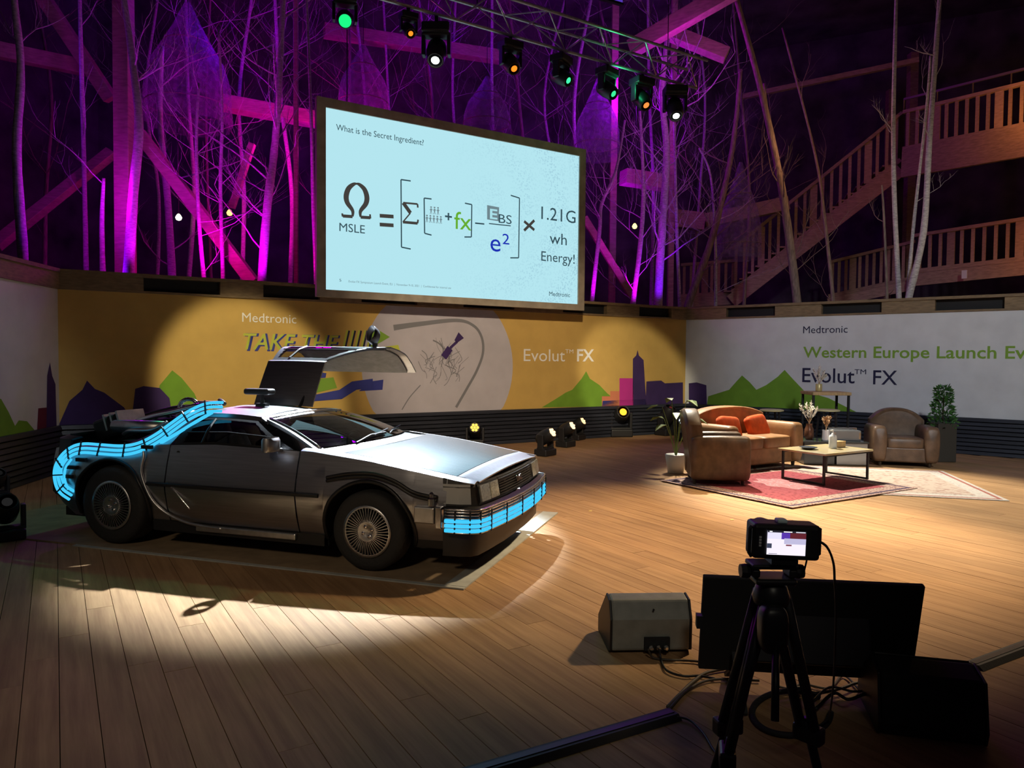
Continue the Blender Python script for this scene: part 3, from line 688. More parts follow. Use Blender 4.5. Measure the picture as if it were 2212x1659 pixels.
mb = MB(); mb.box((.585, -.905, .45), (.05, .05, .16)); mb.box((.62, -.90, .40), (.10, .04, .05)); mb.build('side_bracket', M_CHROME, car, bevel=.008)
mb = MB(); mb.lathe([(0, 0), (.03, 0), (.03, .05), (.02, .06), (.02, .085), (.008, .1), (0, .1)], (.52, -.895, .53), 'Z', 12); mb.build('side_valve', M_CHROME, car)
# wheels
def wheel(x, sg, rad, wd, rim):
    y = sg * (.90 - wd / 2)
    prof = [(rim * .97, -wd / 2 + .01), (rad - .05, -wd / 2), (rad - .012, -wd / 2 + .012), (rad, -wd / 2 + .04), (rad, wd / 2 - .04), (rad - .012, wd / 2 - .012), (rad - .05, wd / 2), (rim * .97, wd / 2 - .01)]
    t = MB().lathe(prof, (0, 0, 0), 'Y', 40).build('wheel', M_RUBBER, car, smooth=True); t.location = (x, y, rad)
    o = sg * wd / 2
    MB().lathe([(rim, o * .9), (rim, o * 1.0), (rim * .93, o * .97), (rim * .90, o * .72), (0, o * .60)], (0, 0, 0), 'Y', 40).build('rim', M_DKMET, t, smooth=True)
    MB().lathe([(rim * .905, o * .90), (rim * 1.01, o * .93), (rim * 1.01, o * 1.02), (rim * .905, o * 1.0)], (0, 0, 0), 'Y', 40).build('rim_edge', M_ALU, t, smooth=True)
    sp = MB()
    for k in range(44):
        a = 2 * math.pi * k / 44
        sp.beam((rim * .40 * math.cos(a), o * 1.0, rim * .40 * math.sin(a)), (rim * .93 * math.cos(a + .07), o * .92, rim * .93 * math.sin(a + .07)), .005, .016, Vector((0, 1, 0)))
    tag(sp.build('spokes', M_ALU, t), kind='stuff')
    MB().lathe([(rim * .46, o * .70), (rim * .45, o * .98), (rim * .36, o * 1.04), (rim * .20, o * .86), (0, o * .84)], (0, 0, 0), 'Y', 28).build('hub', M_ALU, t, smooth=True)
    for k in range(4):
        cap = MB(); a = math.pi / 2 * k + .4; cap.lathe([(0, o * .84), (.012, o * .84), (.012, o * 1.0), (0, o * 1.02)], (rim * .2 * math.cos(a), 0, rim * .2 * math.sin(a)), 'Y', 8)
        cap.build('wheel_nut', M_CHROME, t)
for sg in (-1, 1):
    wheel(0, sg, .300, .20, .195); wheel(-WBASE, sg, .330, .235, .205)

# carpet mat under the car with a pale edging strip
MT = Matrix.Translation(car.location) @ Matrix.Rotation(CAR_YAW, 4, 'Z')
def cw(x, y, z=0.0): p = MT @ Vector((x, y, 0)); return Vector((p.x, p.y, z))
mat_o = tag(MB().prism([cw(.66, -.98, .001), cw(.66, 1.65, .001), cw(-4.3, 1.65, .001), cw(-4.3, -.98, .001)], (0, 0, .011)).build('car_mat', mat('brown_mat', (.27, .19, .115), .9, var=.2, scale=6)), 'thin brown display mat lying under the silver coupe', 'mat')
MB().prism([cw(.82, -.98, .001), cw(.82, 1.65, .001), cw(.66, 1.65, .001), cw(.66, -.98, .001)], (0, 0, .011)).build('edging_strip', mat('grey_strip', (.36, .37, .35), .85, var=.12, scale=9), mat_o)
MB().prism([cw(-2.7, -1.02, .001), cw(-2.7, -.98, .001), cw(.82, -.98, .001), cw(.82, -1.02, .001)], (0, 0, .009)).build('edging_strip', MATS['grey_strip'], mat_o)

# ================================================================== PROJECTION SCREEN (parallel to the back wall)
SD = 11.4
SP0 = at_d(683, 640, SD)
scr_w = Wall(SP0, E1, NB, 6)
sl, zb_ = scr_w.sz(690, 640); sl = 0.0
sr, _ = scr_w.sz(1260, 668); zt_ = scr_w.sz(684, 208)[1]; zb_ = scr_w.sz(688, 641)[1]
sb = Vector((SP0.x, SP0.y, 0))
class Frame(Wall): pass
scr = Wall(sb, E1, NB, sr)
screen = empty('projection_screen', tuple(sb), 0, 'large bright projection screen with a formula slide hanging above the yellow wall', 'screen')
def loc(o): o.location = Vector(o.location) - sb; return o
def sbuild(mb, name, m, **k):
    o = mb.build(name, m, screen, **k)
    for v in o.data.vertices: v.co -= sb
    return o
FRM = mat('screen_frame', (.33, .28, .22), .6, var=.2, scale=5)
fb = .145
for nm, a0, a1, z0, z1 in (('frame_side', 0, fb, zb_, zt_), ('frame_side', sr - fb, sr, zb_, zt_), ('frame_top', fb, sr - fb, zt_ - fb, zt_), ('frame_bottom', fb, sr - fb, zb_, zb_ + fb * .8)):
    q, off = slab(scr, a0, a1, z0, z1, .03, -.06); sbuild(MB().prism(q, off), nm, FRM)
# surface: pale blue picture with faint dotted rings on the right
def screen_mat():
    m = bpy.data.materials.new('slide_picture'); m.use_nodes = True; nt = m.node_tree; N = nt.nodes; L = nt.links; N.remove(N['Principled BSDF'])
    tc = N.new('ShaderNodeTexCoord'); mp = N.new('ShaderNodeMapping'); mp.inputs['Rotation'].default_value = (0, 0, -TH); L.new(tc.outputs['Object'], mp.inputs[0])
    vs = N.new('ShaderNodeVectorMath'); vs.operation = 'DISTANCE'; vs.inputs[1].default_value = (sr * .58, 0, zb_ + 1.9); L.new(mp.outputs[0], vs.inputs[0])
    wv = N.new('ShaderNodeMath'); wv.operation = 'MULTIPLY'; wv.inputs[1].default_value = 9; L.new(vs.outputs['Value'], wv.inputs[0])
    sn = N.new('ShaderNodeMath'); sn.operation = 'SINE'; L.new(wv.outputs[0], sn.inputs[0])
    vo = N.new('ShaderNodeTexVoronoi'); vo.inputs['Scale'].default_value = 26; L.new(mp.outputs[0], vo.inputs['Vector'])
    dm = N.new('ShaderNodeMapRange'); dm.inputs[1].default_value = .25; dm.inputs[2].default_value = .5; dm.inputs[3].default_value = 1; dm.inputs[4].default_value = 0; L.new(vo.outputs['Distance'], dm.inputs[0])
    sx = N.new('ShaderNodeSeparateXYZ'); L.new(mp.outputs[0], sx.inputs[0])
    rx = N.new('ShaderNodeMapRange'); rx.inputs[1].default_value = sr * .42; rx.inputs[2].default_value = sr; L.new(sx.outputs[0], rx.inputs[0])
    rr = N.new('ShaderNodeMapRange'); rr.inputs[1].default_value = -1; rr.inputs[2].default_value = 1; rr.inputs[3].default_value = .25; rr.inputs[4].default_value = 1; L.new(sn.outputs[0], rr.inputs[0])
    m1 = N.new('ShaderNodeMath'); m1.operation = 'MULTIPLY'; L.new(dm.outputs[0], m1.inputs[0]); L.new(rx.outputs[0], m1.inputs[1])
    m2 = N.new('ShaderNodeMath'); m2.operation = 'MULTIPLY'; L.new(m1.outputs[0], m2.inputs[0]); L.new(rr.outputs[0], m2.inputs[1])
    m3 = N.new('ShaderNodeMath'); m3.operation = 'MULTIPLY'; m3.inputs[1].default_value = .6; L.new(m2.outputs[0], m3.inputs[0])
    mx = N.new('ShaderNodeMix'); mx.data_type = 'RGBA'; mx.inputs[6].default_value = (.46, .79, .87, 1); mx.inputs[7].default_value = (.24, .44, .58, 1); L.new(m3.outputs[0], mx.inputs[0])
    e = N.new('ShaderNodeEmission'); e.inputs[1].default_value = 1.0; L.new(mx.outputs[2], e.inputs[0]); L.new(e.outputs[0], N['Material Output'].inputs[0]); return m
q, off = slab(scr, fb - .01, sr - fb + .01, zb_ + fb * .8 - .01, zt_ - fb + .01, 0, -.02)
pic = sbuild(MB().prism(q, off), 'picture_surface', screen_mat())
q2, off2 = slab(scr, .02, sr - .02, zb_ + .02, zt_ - .02, -.061, -.075); sbuild(MB().prism(q2, off2), 'back_light_block', M_MATTE)  # unseen sheet added to block the picture's light from the trees
INK = emis('slide_ink', (.035, .075, .095), 1); INK2 = emis('slide_ink_brown', (.055, .05, .045), 1); GRNI = emis('slide_green', (.13, .42, .03), 1); BLUI = emis('slide_blue', (.012, .03, .45), 1); GRYI = emis('slide_grey', (.16, .24, .27), 1); PALE = emis('slide_pale', (.40, .74, .81), 1)
def stext(body, m, l, r, cap, bold=0.0):
    o = wtext(scr, 'slide_text', body, m, l, r, cap, None, .004, bold=bold); o.parent = pic; o.location = Vector(o.location) - sb; return o
def sstroke(name, lines, m, off=.004):
    o = strokes(scr, name, lines, m, pic, off)
    for v in o.data.vertices: v.co -= sb
    return o
stext('What is the Secret Ingredient?', INK, (726, 281), (915, 314), 14)
stext('MSLE', INK, (733, 499), (788, 502), 19)
for y0, y1 in ((466, 468), (485, 487)): sstroke('slide_equals', [([(820, y0), (850, y1)], .06)], INK2)
# omega and sigma as drawn shapes
om = [(.04, .02), (.36, .02), (.36, .20), (.18, .42), (.14, .62), (.22, .84), (.38, .97), (.5, 1.0), (.62, .97), (.78, .84), (.86, .62), (.82, .42), (.64, .20), (.64, .02), (.96, .02)]
def glyph(pts, x0, y0, x1, y1, skew): return [(lerp(x0, x1, a), lerp(y0, y1, 1 - b) + skew * a) for a, b in pts]
g = glyph(om[1:-1], 739, 395, 801, 468, 4)
sstroke('slide_omega', [(bez(g, 5), [.03 + .055 * abs(math.sin(math.pi * 2 * i / 60)) for i in range(61)]), ([g[0], glyph([(.02, .02)], 739, 395, 801, 468, 4)[0]], .05), ([g[-1], glyph([(.98, .02)], 739, 395, 801, 468, 4)[0]], .05), ([(739, 461), (740, 468)], .03), ([(799, 463), (800, 472)], .03)], INK2)
sg_ = [(.98, .82), (.96, 1.0), (.02, 1.0), (.5, .52), (.0, .03), (.96, .03), (1.0, .22)]
g = glyph(sg_, 870, 438, 903, 481, 3)
sstroke('slide_sigma', [(g[0:2], .03), (g[1:3], .03), (g[2:4], .065), (g[3:5], .022), (g[4:6], .045), (g[5:7], .03)], INK2)
for pts in ([(887, 391), (866, 388), (867, 534), (887, 538)], [(932, 430), (916, 428), (917, 504), (932, 508)], [(1004, 439), (1019, 442), (1018, 512), (1003, 512)], [(1103, 422), (1122, 428), (1120, 557), (1102, 557)]):
    sstroke('slide_bracket', [(pts[0:2], .022), (pts[1:3], .022), (pts[2:4], .022)], INK)
for r_, (n, x, y) in enumerate(((3, 931, 453), (5, 922, 471))):
    for k in range(n):
        cx, cy = x + 7.5 * k, y + .8 * k
        sstroke('slide_figure', [([(cx, cy - 7), (cx, cy - 4)], .03), ([(cx, cy - 3), (cx, cy + 5)], .022), ([(cx - 3, cy), (cx + 3, cy)], .014), ([(cx - 2, cy + 9), (cx, cy + 4), (cx + 2, cy + 9)], .012)], GRYI)
sstroke('slide_plus', [([(961, 467), (976, 469)], .03), ([(968.5, 460), (968.5, 476)], .03)], INK)
stext('fx', GRNI, (981, 494), (1018, 500), 40)
sstroke('slide_minus', [([(1026, 482), (1046, 484)], .025)], INK)
q = [scr.at(*p, .004) - sb for p in ((1052, 443), (1078, 448), (1077, 478), (1052, 474))]
o = MB().add(q, [(0, 1, 2, 3)]).build('slide_block', GRYI, pic)
o = wtext(scr, 'slide_text', 'E', PALE, (1058, 472), (1074, 474), 22, None, .006, bold=.02); o.parent = pic; o.location = Vector(o.location) - sb
stext('BS', INK, (1077, 481), (1105, 483), 20); sstroke('slide_bar', [([(1056, 483), (1103, 488)], .018)], INK)
stext('e', BLUI, (1059, 542), (1081, 543), 42); stext('2', BLUI, (1085, 527), (1100, 528), 24)
sstroke('slide_times', [([(1132, 478), (1154, 497)], .05), ([(1154, 476), (1132, 498)], .05)], INK2)
stext('1.21G', INK, (1169, 473), (1243, 480), 29); stext('wh', INK, (1187, 526), (1224, 530), 26); stext('Energy!', INK, (1169, 563), (1241, 568), 22)
stext('Medtronic', INK, (1186, 639), (1231, 642), 10); stext('5', INK, (733, 608), (737, 608), 6)
stext('Evolut FX Symposium Launch Event, EU  |  November 9-10, 2021  |  Confidential for internal use', GRYI, (753, 610), (974, 625), 5)
# two hanging wires
for a in (.5, sr - .5): sbuild(MB().tube([scr.p(a, zt_, -.02), scr.p(a, 13.9, -.02)], .008, 5), 'hanging_wire', M_DKMET)

# ================================================================== LIGHTING TRUSS AND LAMPS
TD = .0
T0 = at_d(918, 24, 10.75); T0 = T0 - E1 * 6.0; T1 = T0 + E1 * 11.5
M_TRUSS = mat('truss_alu', (.55, .53, .52), .45, .9, var=.2, scale=12)
tr = empty('lighting_truss', tuple(T0), 0, 'long aluminium lattice truss carrying stage lamps above the screen', 'truss')
def tb(mb, name, m): 
    o = mb.build(name, m, tr)
    for v in o.data.vertices: v.co -= T0
    return o
TW = .42
def tp(a, k): return T0 + E1 * a + {0: Vector((0, 0, 0)), 1: UP * TW - E2 * (-.25), 2: UP * TW + E2 * (-.25)}[k]
for k in range(3): tb(MB().tube([tp(0, k), tp(11.5, k)], .026, 8), 'chord', M_TRUSS)
n = 23
for i in range(n):
    a0, a1 = i * .5, i * .5 + .5
    for k0, k1 in ((0, 1), (0, 2), (1, 2)):
        p, q = (tp(a0, k0), tp(a1, k1)) if i % 2 else (tp(a0, k1), tp(a1, k0)); tb(MB().tube([p, q], .011, 5), 'lattice_brace', M_TRUSS)
for a in (2.5, 7.0, 11.0): tb(MB().tube([tp(a, 1), tp(a, 1) + UP * (13.9 - tp(a, 1).z)], .008, 5), 'hanging_wire', M_DKMET)

def moving_head(name, label, top, head_dir, lens_col, lens_s, scale=1.0, group=None, stand=False, lens_r=.075, cells=False, drop=.07):
    """yoke lamp; hangs from `top` or stands on it"""
    top = Vector(top); r = empty(name, tuple(top), 0, label, 'stage lamp', group)
    sg = 1 if stand else -1; d = Vector(head_dir).normalized(); s = scale
    side = d.cross(UP)
    if side.length < .1: side = E1.copy()
    side.z = 0; side.normalize(); fw = UP.cross(side)
    rm = Matrix((side, fw, UP)).transposed()
    MB().box((0, 0, sg * .06 * s), (.34 * s, .26 * s, .12 * s), mtx=rm).build('base', M_BLACK, r, bevel=.02 * s)
    if not stand:
        MB().beam((0, 0, 0), (0, 0, drop), .05, .05, Vector((1, 0, 0))).build('clamp', M_DKMET, r)
    pc = Vector((0, 0, sg * .33 * s))
    yk = MB()
    for e in (-1, 1): yk.box(side * (e * .155 * s) + Vector((0, 0, sg * .24 * s)), (.045 * s, .12 * s, .27 * s), mtx=rm)
    yk.box(Vector((0, 0, sg * .125 * s)), (.33 * s, .16 * s, .04 * s), mtx=rm); yk.build('yoke', M_BLACK, r, bevel=.012 * s)
    zz = d; xx = side; yy = zz.cross(xx).normalized(); hm = Matrix((xx, yy, zz)).transposed()
    prof = [(0, -.17), (.085, -.17), (.115, -.13), (.125, 0), (.115, .12), (.10, .17), (.095, .18), (.085, .165)]
    hd = MB().lathe([(a * s, b * s) for a, b in prof], pc, 'Z', 20, hm).build('head', M_BLACK, r, smooth=True)
    lm = emis('lens_%s' % name + '_%d' % int(lens_s * 100) + '_%02d%02d%02d' % tuple(int(c * 99) for c in lens_col), lens_col, lens_s)
    if cells:
        MB().lathe([(0, .160), (.086, .160)], (0, 0, 0), 'Z', 16).build('lens_plate', M_DKMET, hd).matrix_local = Matrix.Translation(pc) @ (hm.to_4x4() @ Matrix.Scale(s, 4))
        for k in range(7):
            a = math.pi / 3 * k; c_ = (0, 0) if k == 6 else (.056 * math.cos(a), .056 * math.sin(a))
            o = MB().lathe([(0, .185), (.018, .182), (.026, .170), (.026, .162)], (c_[0], c_[1], 0), 'Z', 10).build('lens', lm, hd, smooth=True); o.matrix_local = Matrix.Translation(pc) @ (hm.to_4x4() @ Matrix.Scale(s, 4))
    else:
        o = MB().lathe([(0, .185), (lens_r * .7, .180), (lens_r, .165)], (0, 0, 0), 'Z', 18).build('lens', lm, hd, smooth=True); o.matrix_local = Matrix.Translation(pc) @ (hm.to_4x4() @ Matrix.Scale(s, 4))
    return r
def hang(px, py, depth_off=0.0):
    """point on the truss's lower chord under pixel column px"""
    d = ray(px, 100); a = Vector((d.x, d.y, 0)); t = (T0.y * a.x - T0.x * a.y) / (E1.x * a.y - E1.y * a.x) if abs(E1.x * a.y - E1.y * a.x) > 1e-6 else 0
    return T0 + E1 * t - UP * .10
def aim(px): p = hang(px, 0); return p
GR = 'lamps hanging on the truss'
toC = lambda p: (CP - Vector(p)).normalized()
lamps = [('stage_lamp', 'round green-glowing wash lamp at the left end of the truss', 745, Vector((.25, -1, -.62)), (.01, .80, .20), 1.25, .95, True),
 ('stage_lamp', 'black moving lamp with a small orange lens left of the white lamp', 882, Vector((.35, -.6, -.6)), (1.0, .22, .015), 1.6, .72, False),
 ('stage_lamp', 'black moving lamp with a bright white lens over the slide title', 940, Vector((-.02, -.75, -1)), (1, 1, .97), 9, 1.2, False),
 ('stage_lamp', 'black moving lamp with an orange lens over the middle of the screen', 1103, Vector((.35, -.6, -.7)), (1.0, .22, .015), 1.6, 1.0, False),
 ('stage_lamp', 'black lamp with an oblique green lens, nearest the orange-lensed one', 1213, Vector((.7, -.5, -.55)), (.04, .85, .3), 1.6, 1.0, False),
 ('stage_lamp', 'black lamp with a dim green lens, third from the right end', 1312, Vector((.6, -.55, -.6)), (.04, .75, .28), 1.2, 1.05, False),
 ('stage_lamp', 'black lamp edged in green light with a tiny orange lens', 1388, Vector((.35, -.6, -.75)), (1.0, .25, .05), 1.3, 1.1, False),
 ('stage_lamp', 'black moving lamp with a white lens at the right end of the truss', 1456, Vector((.02, -.7, -1)), (1, 1, .95), 9, 1.2, False)]
for nm, lb, px, dr, col, st, s_, big in lamps:
    top_ = hang(px, 0); drop = .07
    if st > 5:
        lens_at = KEY if px < 1200 else WHITE2; t_ = lens_at + UP * (.33 * s_) - dr.normalized() * (.18 * s_); drop = top_.z + .07 - t_.z; top_ = t_
    moving_head(nm, lb, top_, dr, col, st, s_, GR, lens_r=.095 if big else .05, drop=drop)
p_ = hang(1388, 0); point('green_lamp_spill', p_ + Vector((-.30, -.25, -.2)), 6, (.05, 1, .4), .04)
spot('green_wash', hang(745, 0) + Vector((.05, -.3, -.5)), (-3.0, 5.4, 0), 150, (.1, 1.0, .5), 60, .5, .1)

# lamps on the stage floor
FG = 'lamps standing on the stage floor'
def floor_lamp(px, py, label, dr, col, st, s_, cells=True, lens_r=.07):
    p = at_z(px, py, 0); return moving_head('floor_stage_lamp', label, (p.x, p.y, .002), dr, col, st, s_, FG, True, lens_r, cells)
AMB = (1.0, .62, .09)
up_cam = Vector((-.05, -1, .55))
floor_lamp(886, 965, 'amber multi-cell floor lamp half hidden behind the silver bonnet', Vector((0, -.75, .9)), AMB, 2.0, .95)
floor_lamp(1026, 966, 'amber multi-cell floor lamp showing seven cells near the ribbed skirting', Vector((.0, -1, .38)), AMB, 1.9, .95)
floor_lamp(1178, 984, 'black floor lamp tilted right with warm cells, nearest the car nose', Vector((.75, -.55, .55)), (1.0, .66, .35), 2.2, .95)
floor_lamp(1222, 965, 'black floor lamp tilted right, middle one of the three in a row', Vector((.75, -.55, .55)), (1.0, .66, .35), 2.2, .95)
floor_lamp(1247, 950, 'small warm-lensed floor lamp, furthest of the three in a row', Vector((.75, -.5, .6)), (1.0, .60, .28), 2.0, .90)
floor_lamp(1340, 943, 'tall black beam lamp with one round orange lens by the corner', Vector((.08, -.75, .30)), (1.0, .42, .03), 2.2, 1.35, False, .055)
floor_lamp(1440, 940, 'dark unlit floor lamp in the shadowed corner of the walls', Vector((.3, -.4, .9)), (.6, .1, .08), .15, 1.25, False, .03)
floor_lamp(1478, 952, 'floor lamp with a pale blue-white lens beside the sofa back', Vector((-.35, -.9, .42)), (.75, .85, 1.0), 2.4, 1.05)
floor_lamp(14, 1166, 'black floor lamp with a silver-rimmed head at the left picture edge', Vector((.5, -.6, .6)), (.3, .3, .3), .05, .80, False, .05)
floor_lamp(-8, 1082, 'black floor lamp behind the car tail at the left picture edge', Vector((.6, -.4, .8)), (.2, .2, .2), .04, .7, False, .05)
for px, py in ((886, 955), (1026, 955)):
    p = at_z(px, py, 0); p.z = .40; q = p + E2 * .55 + UP * .5
    spot('amber_uplight', p + E2 * .12, p + E2 * 1.0 + UP * .55, 26, (1.0, .66, .22), 38, .6, .03)
p = at_z(1340, 935, 0); spot('corner_uplight', p + Vector((0, .25, .5)), WB_R + UP * -.5, 320, (.72, .80, 1.0), 60, .8, .05)

# ================================================================== SEATING AREA
def superell(mb, c, d, e1=.4, e2=.4, nu=24, nv=14, mtx=None):
    def f(v, e): return math.copysign(abs(v) ** e, v)
    rows = []; c = Vector(c)
    for i in range(nv + 1):
        t = lerp(-math.pi / 2, math.pi / 2, i / nv); row = []
        for j in range(nu):
            u = 2 * math.pi * j / nu; p = Vector((d[0] / 2 * f(math.cos(t), e1) * f(math.cos(u), e2), d[1] / 2 * f(math.cos(t), e1) * f(math.sin(u), e2), d[2] / 2 * f(math.sin(t), e1)))
            row.append(c + (mtx @ p if mtx else p))
        rows.append(row)
    mb.grid(rows, True); return mb
M_LEA = mat('brown_leather', (.125, .075, .045), .42, var=.35, scale=7, bump=.08, bscale=90)
M_TAN = mat('tan_leather', (.27, .135, .055), .5, var=.3, scale=6, bump=.08, bscale=90)
M_FEET = mat('dark_wood_foot', (.03, .018, .01), .5)
def seat_unit(name, loc_, face, wd, label, cat, m, seats=1, back_h=.92, group=None, roll=True):
    """front is local -y"""
    f = Vector(face); rz = math.atan2(f.y, f.x) + math.pi / 2
    r = empty(name, loc_, rz, label, cat, group); dp = .88; aw = .20
    MB().box((0, .0, .185), (wd - .12, dp - .10, .25)).build('seat_base', m, r, bevel=.03, bseg=3)
    sw = (wd - 2 * aw) / seats
    for k in range(seats):
        superell(MB(), (-(wd / 2 - aw) + sw * (k + .5), -.07, .375), (sw * 1.0, .68, .19), .28, .22).build('seat_cushion', m, r, smooth=True)
    # backrest: curved top outline, tilted
    rows = []; n = 20; w2 = wd / 2 - (.06 if roll else .02)
    for y, inset in ((.20, .05), (.17, .012), (.20, 0.0), (.36, 0.0), (.41, .03), (.40, .08)):
        row = []
        for i in range(n + 1):
            a = i / n; t = lerp(-1, 1, a); zt = back_h - (.20 if seats == 1 else .11) * abs(t) ** 2.6 - inset
            row.append((t * (w2 - inset), y, zt))
        row = [(-(w2 - inset) * .96, y, .14)] + row + [((w2 - inset) * .96, y, .14)]
        rows.append([(x, yy + (z - .3) * .16, z) for x, yy, z in row])
    mb = MB(); mb.grid(rows); mb.add([], []); k = len(rows[0]); mb.f.append(tuple(range(k))[::-1]); mb.f.append(tuple(range((len(rows) - 1) * k, len(rows) * k)))
    mb.build('backrest', m, r, smooth=True, bevel=.01)
    for sg in (-1, 1):
        rows = []
        for y, sc_ in ((-.45, .0), (-.45, .80), (-.43, .95), (-.38, 1), (.0, 1), (.30, .97), (.40, .90), (.40, 0)):
            row = []
            for j in range(20):
                a = 2 * math.pi * j / 20; ca, sa = math.cos(a), math.sin(a)
                x = (.115 if sa > -.2 else .105) * math.copysign(abs(ca) ** .42, ca); z = .36 + .30 * math.copysign(abs(sa) ** .42, sa)
                row.append((sg * (wd / 2 - .10) + x * sc_ , y, .36 + (z - .36) * sc_))
            rows.append(row)
        MB().grid(rows, True).build('armrest', m, r, smooth=True)
        for y in (-.36, .34): MB().lathe([(0, 0), (.024, 0), (.032, .075), (0, .075)], (sg * (wd / 2 - .12), y, 0), 'Z', 10).build('leg', M_FEET, r)
    return r
def ground(px, py, z=0.0): p = at_z(px, py, 0); return (p.x, p.y, z)
RUGZ = .012
# rugs first
RC = at_z(1425, 1040, 0)
def rug_mat(name, base, border, fleck, sc_):
    m = bpy.data.materials.new(name); m.use_nodes = True; nt = m.node_tree; N = nt.nodes; L = nt.links; b = N['Principled BSDF']; b.inputs['Roughness'].default_value = .95
    tc = N.new('ShaderNodeTexCoord'); v = N.new('ShaderNodeTexVoronoi'); v.inputs['Scale'].default_value = sc_; L.new(tc.outputs['Object'], v.inputs['Vector'])
    n = N.new('ShaderNodeTexNoise'); n.inputs['Scale'].default_value = sc_ * 1.7; n.inputs['Detail'].default_value = 4; L.new(tc.outputs['Object'], n.inputs['Vector'])
    cr = N.new('ShaderNodeValToRGB'); cr.color_ramp.interpolation = 'LINEAR'
    e = cr.color_ramp.elements; e[0].position = .36; e[0].color = (*border, 1); e[1].position = .62; e[1].color = (*fleck, 1); q = e.new(.48); q.color = (*base, 1)
    ad = N.new('ShaderNodeMath'); ad.operation = 'MULTIPLY_ADD'; ad.inputs[1].default_value = .25; L.new(v.outputs['Distance'], ad.inputs[0]); L.new(n.outputs[0], ad.inputs[2])
    L.new(ad.outputs[0], cr.inputs[0]); L.new(cr.outputs[0], b.inputs['Base Color']); return m
def rug(name, corner, du, dv, lu, lv, z, m_field, m_border, label, medal=None):
    r = empty(name, (corner.x, corner.y, z), math.atan2(du.y, du.x), label, 'rug'); sg = 1 if du.cross(dv).z > 0 else -1
    q = lambda u0, u1, v0, v1, zz=0.0: [(u0, sg * v0, zz), (u1, sg * v0, zz), (u1, sg * v1, zz), (u0, sg * v1, zz)]
    MB().prism(q(0, lu, 0, lv), (0, 0, .008)).build('pile', m_border, r)
    MB().prism(q(.26, lu - .26, .26, lv - .26, .008), (0, 0, .0015)).build('field', m_field, r)
    for a in ((.05, lu - .05, .05, .09), (.05, lu - .05, lv - .09, lv - .05), (.05, .09, .09, lv - .09), (lu - .09, lu - .05, .09, lv - .09)):
        MB().prism(q(*a, .008), (0, 0, .0015)).build('border_stripe', medal[0], r)
    if medal and len(medal) > 1:
        ps = [(lu / 2 + .42 * (1 + .12 * math.cos(8 * t)) * math.cos(t), sg * (lv / 2 + .30 * (1 + .12 * math.cos(8 * t)) * math.sin(t)), .0095) for t in [2 * math.pi * k / 48 for k in range(48)]]
        MB().prism(ps, (0, 0, .001)).build('medallion', medal[1], r)
    return r
PR = at_z(2181, 1083, 0); du = Vector((-.97, .24, 0)).normalized(); dv = Vector((.24, .97, 0)).normalized()
rug('rug', PR, du, dv, 2.75, 2.35, .001, rug_mat('pale_rug_field', (.34, .22, .18), (.25, .13, .11), (.46, .37, .31), 9), rug_mat('pale_rug_border', (.40, .33, .30), (.26, .20, .20), (.50, .46, .42), 22), 'large faded pink and grey rug under the right armchair', (mat('rug_dusty_red', (.30, .10, .08), .95),))
rug('rug', RC, -E2, E1, 2.05, 2.45, .0105, rug_mat('red_rug_field', (.17, .010, .022), (.045, .004, .014), (.27, .045, .06), 16), rug_mat('red_rug_border', (.075, .010, .02), (.012, .005, .018), (.40, .27, .23), 32), 'deep red patterned oriental rug under the coffee table', (mat('rug_navy', (.05, .03, .07), .95), rug_mat('rug_medallion', (.36, .30, .32), (.08, .06, .12), (.45, .15, .16), 20)))
# seats
lc = at_z(1568, 1054, 0) + Vector((-.03, .42, 0))
seat_unit('armchair', (lc.x, lc.y, .021), (1.0, -.12, 0), .86, 'brown leather club armchair seen from its side at the left of the red rug', 'armchair', M_LEA, back_h=1.0, group='leather seats around the coffee table').scale = (.9, .86, .95)
rcn = at_z(1957, 1010, 0) + Vector((.12, .42, 0))
seat_unit('armchair', (rcn.x, rcn.y, .010), (-.28, -1, 0), .98, 'brown leather club armchair facing forward beside the tall green plant', 'armchair', M_LEA, back_h=.92, group='leather seats around the coffee table').scale = (.93, .93, .93)
sf_r = at_z(1732, 1008, 0); sf_f = -E2; sfc = sf_r - E1 * .80 + E2 * .44
sofa = seat_unit('sofa', (sfc.x, sfc.y, .020), tuple(sf_f), 1.62, 'tan leather two-seat sofa with orange cushions', 'sofa', M_TAN, 2, .88, group='leather seats around the coffee table')
M_ORC = mat('orange_velvet', (.72, .10, .018), .85, var=.12, scale=14)
MB_ = sofa.matrix_world
def sofa_pt(x, y, z): c, s = math.cos(sofa.rotation_euler.z), math.sin(sofa.rotation_euler.z); return Vector((sfc.x + x * c - y * s, sfc.y + x * s + y * c, z))
for x, lb, tilt in ((.32, 'bright orange cushion on the open right seat of the sofa', -.12), (-.30, 'orange cushion partly hidden behind the left armchair', .1)):
    p = sofa_pt(x, .02, .60 if x > 0 else .60); rot = Matrix.Rotation(sofa.rotation_euler.z, 3, 'Z') @ Matrix.Rotation(R(-22), 3, 'X') @ Matrix.Rotation(tilt, 3, 'Y')
    cu = empty('cushion', tuple(p), 0, lb, 'cushion', 'orange cushions on the sofa')
    superell(MB(), (0, 0, 0), (.40, .14, .34), .35, .3, mtx=rot).build('cover', M_ORC, cu, smooth=True)
    ring = []
    for k in range(32):
        a = 2 * math.pi * k / 32; ring.append(rot @ Vector((.195 * math.copysign(abs(math.cos(a)) ** .38, math.cos(a)), 0, .175 * math.copysign(abs(math.sin(a)) ** .38, math.sin(a)))))
    MB().tube(ring, .008, 5, closed=True).build('piping', M_ORC, cu)
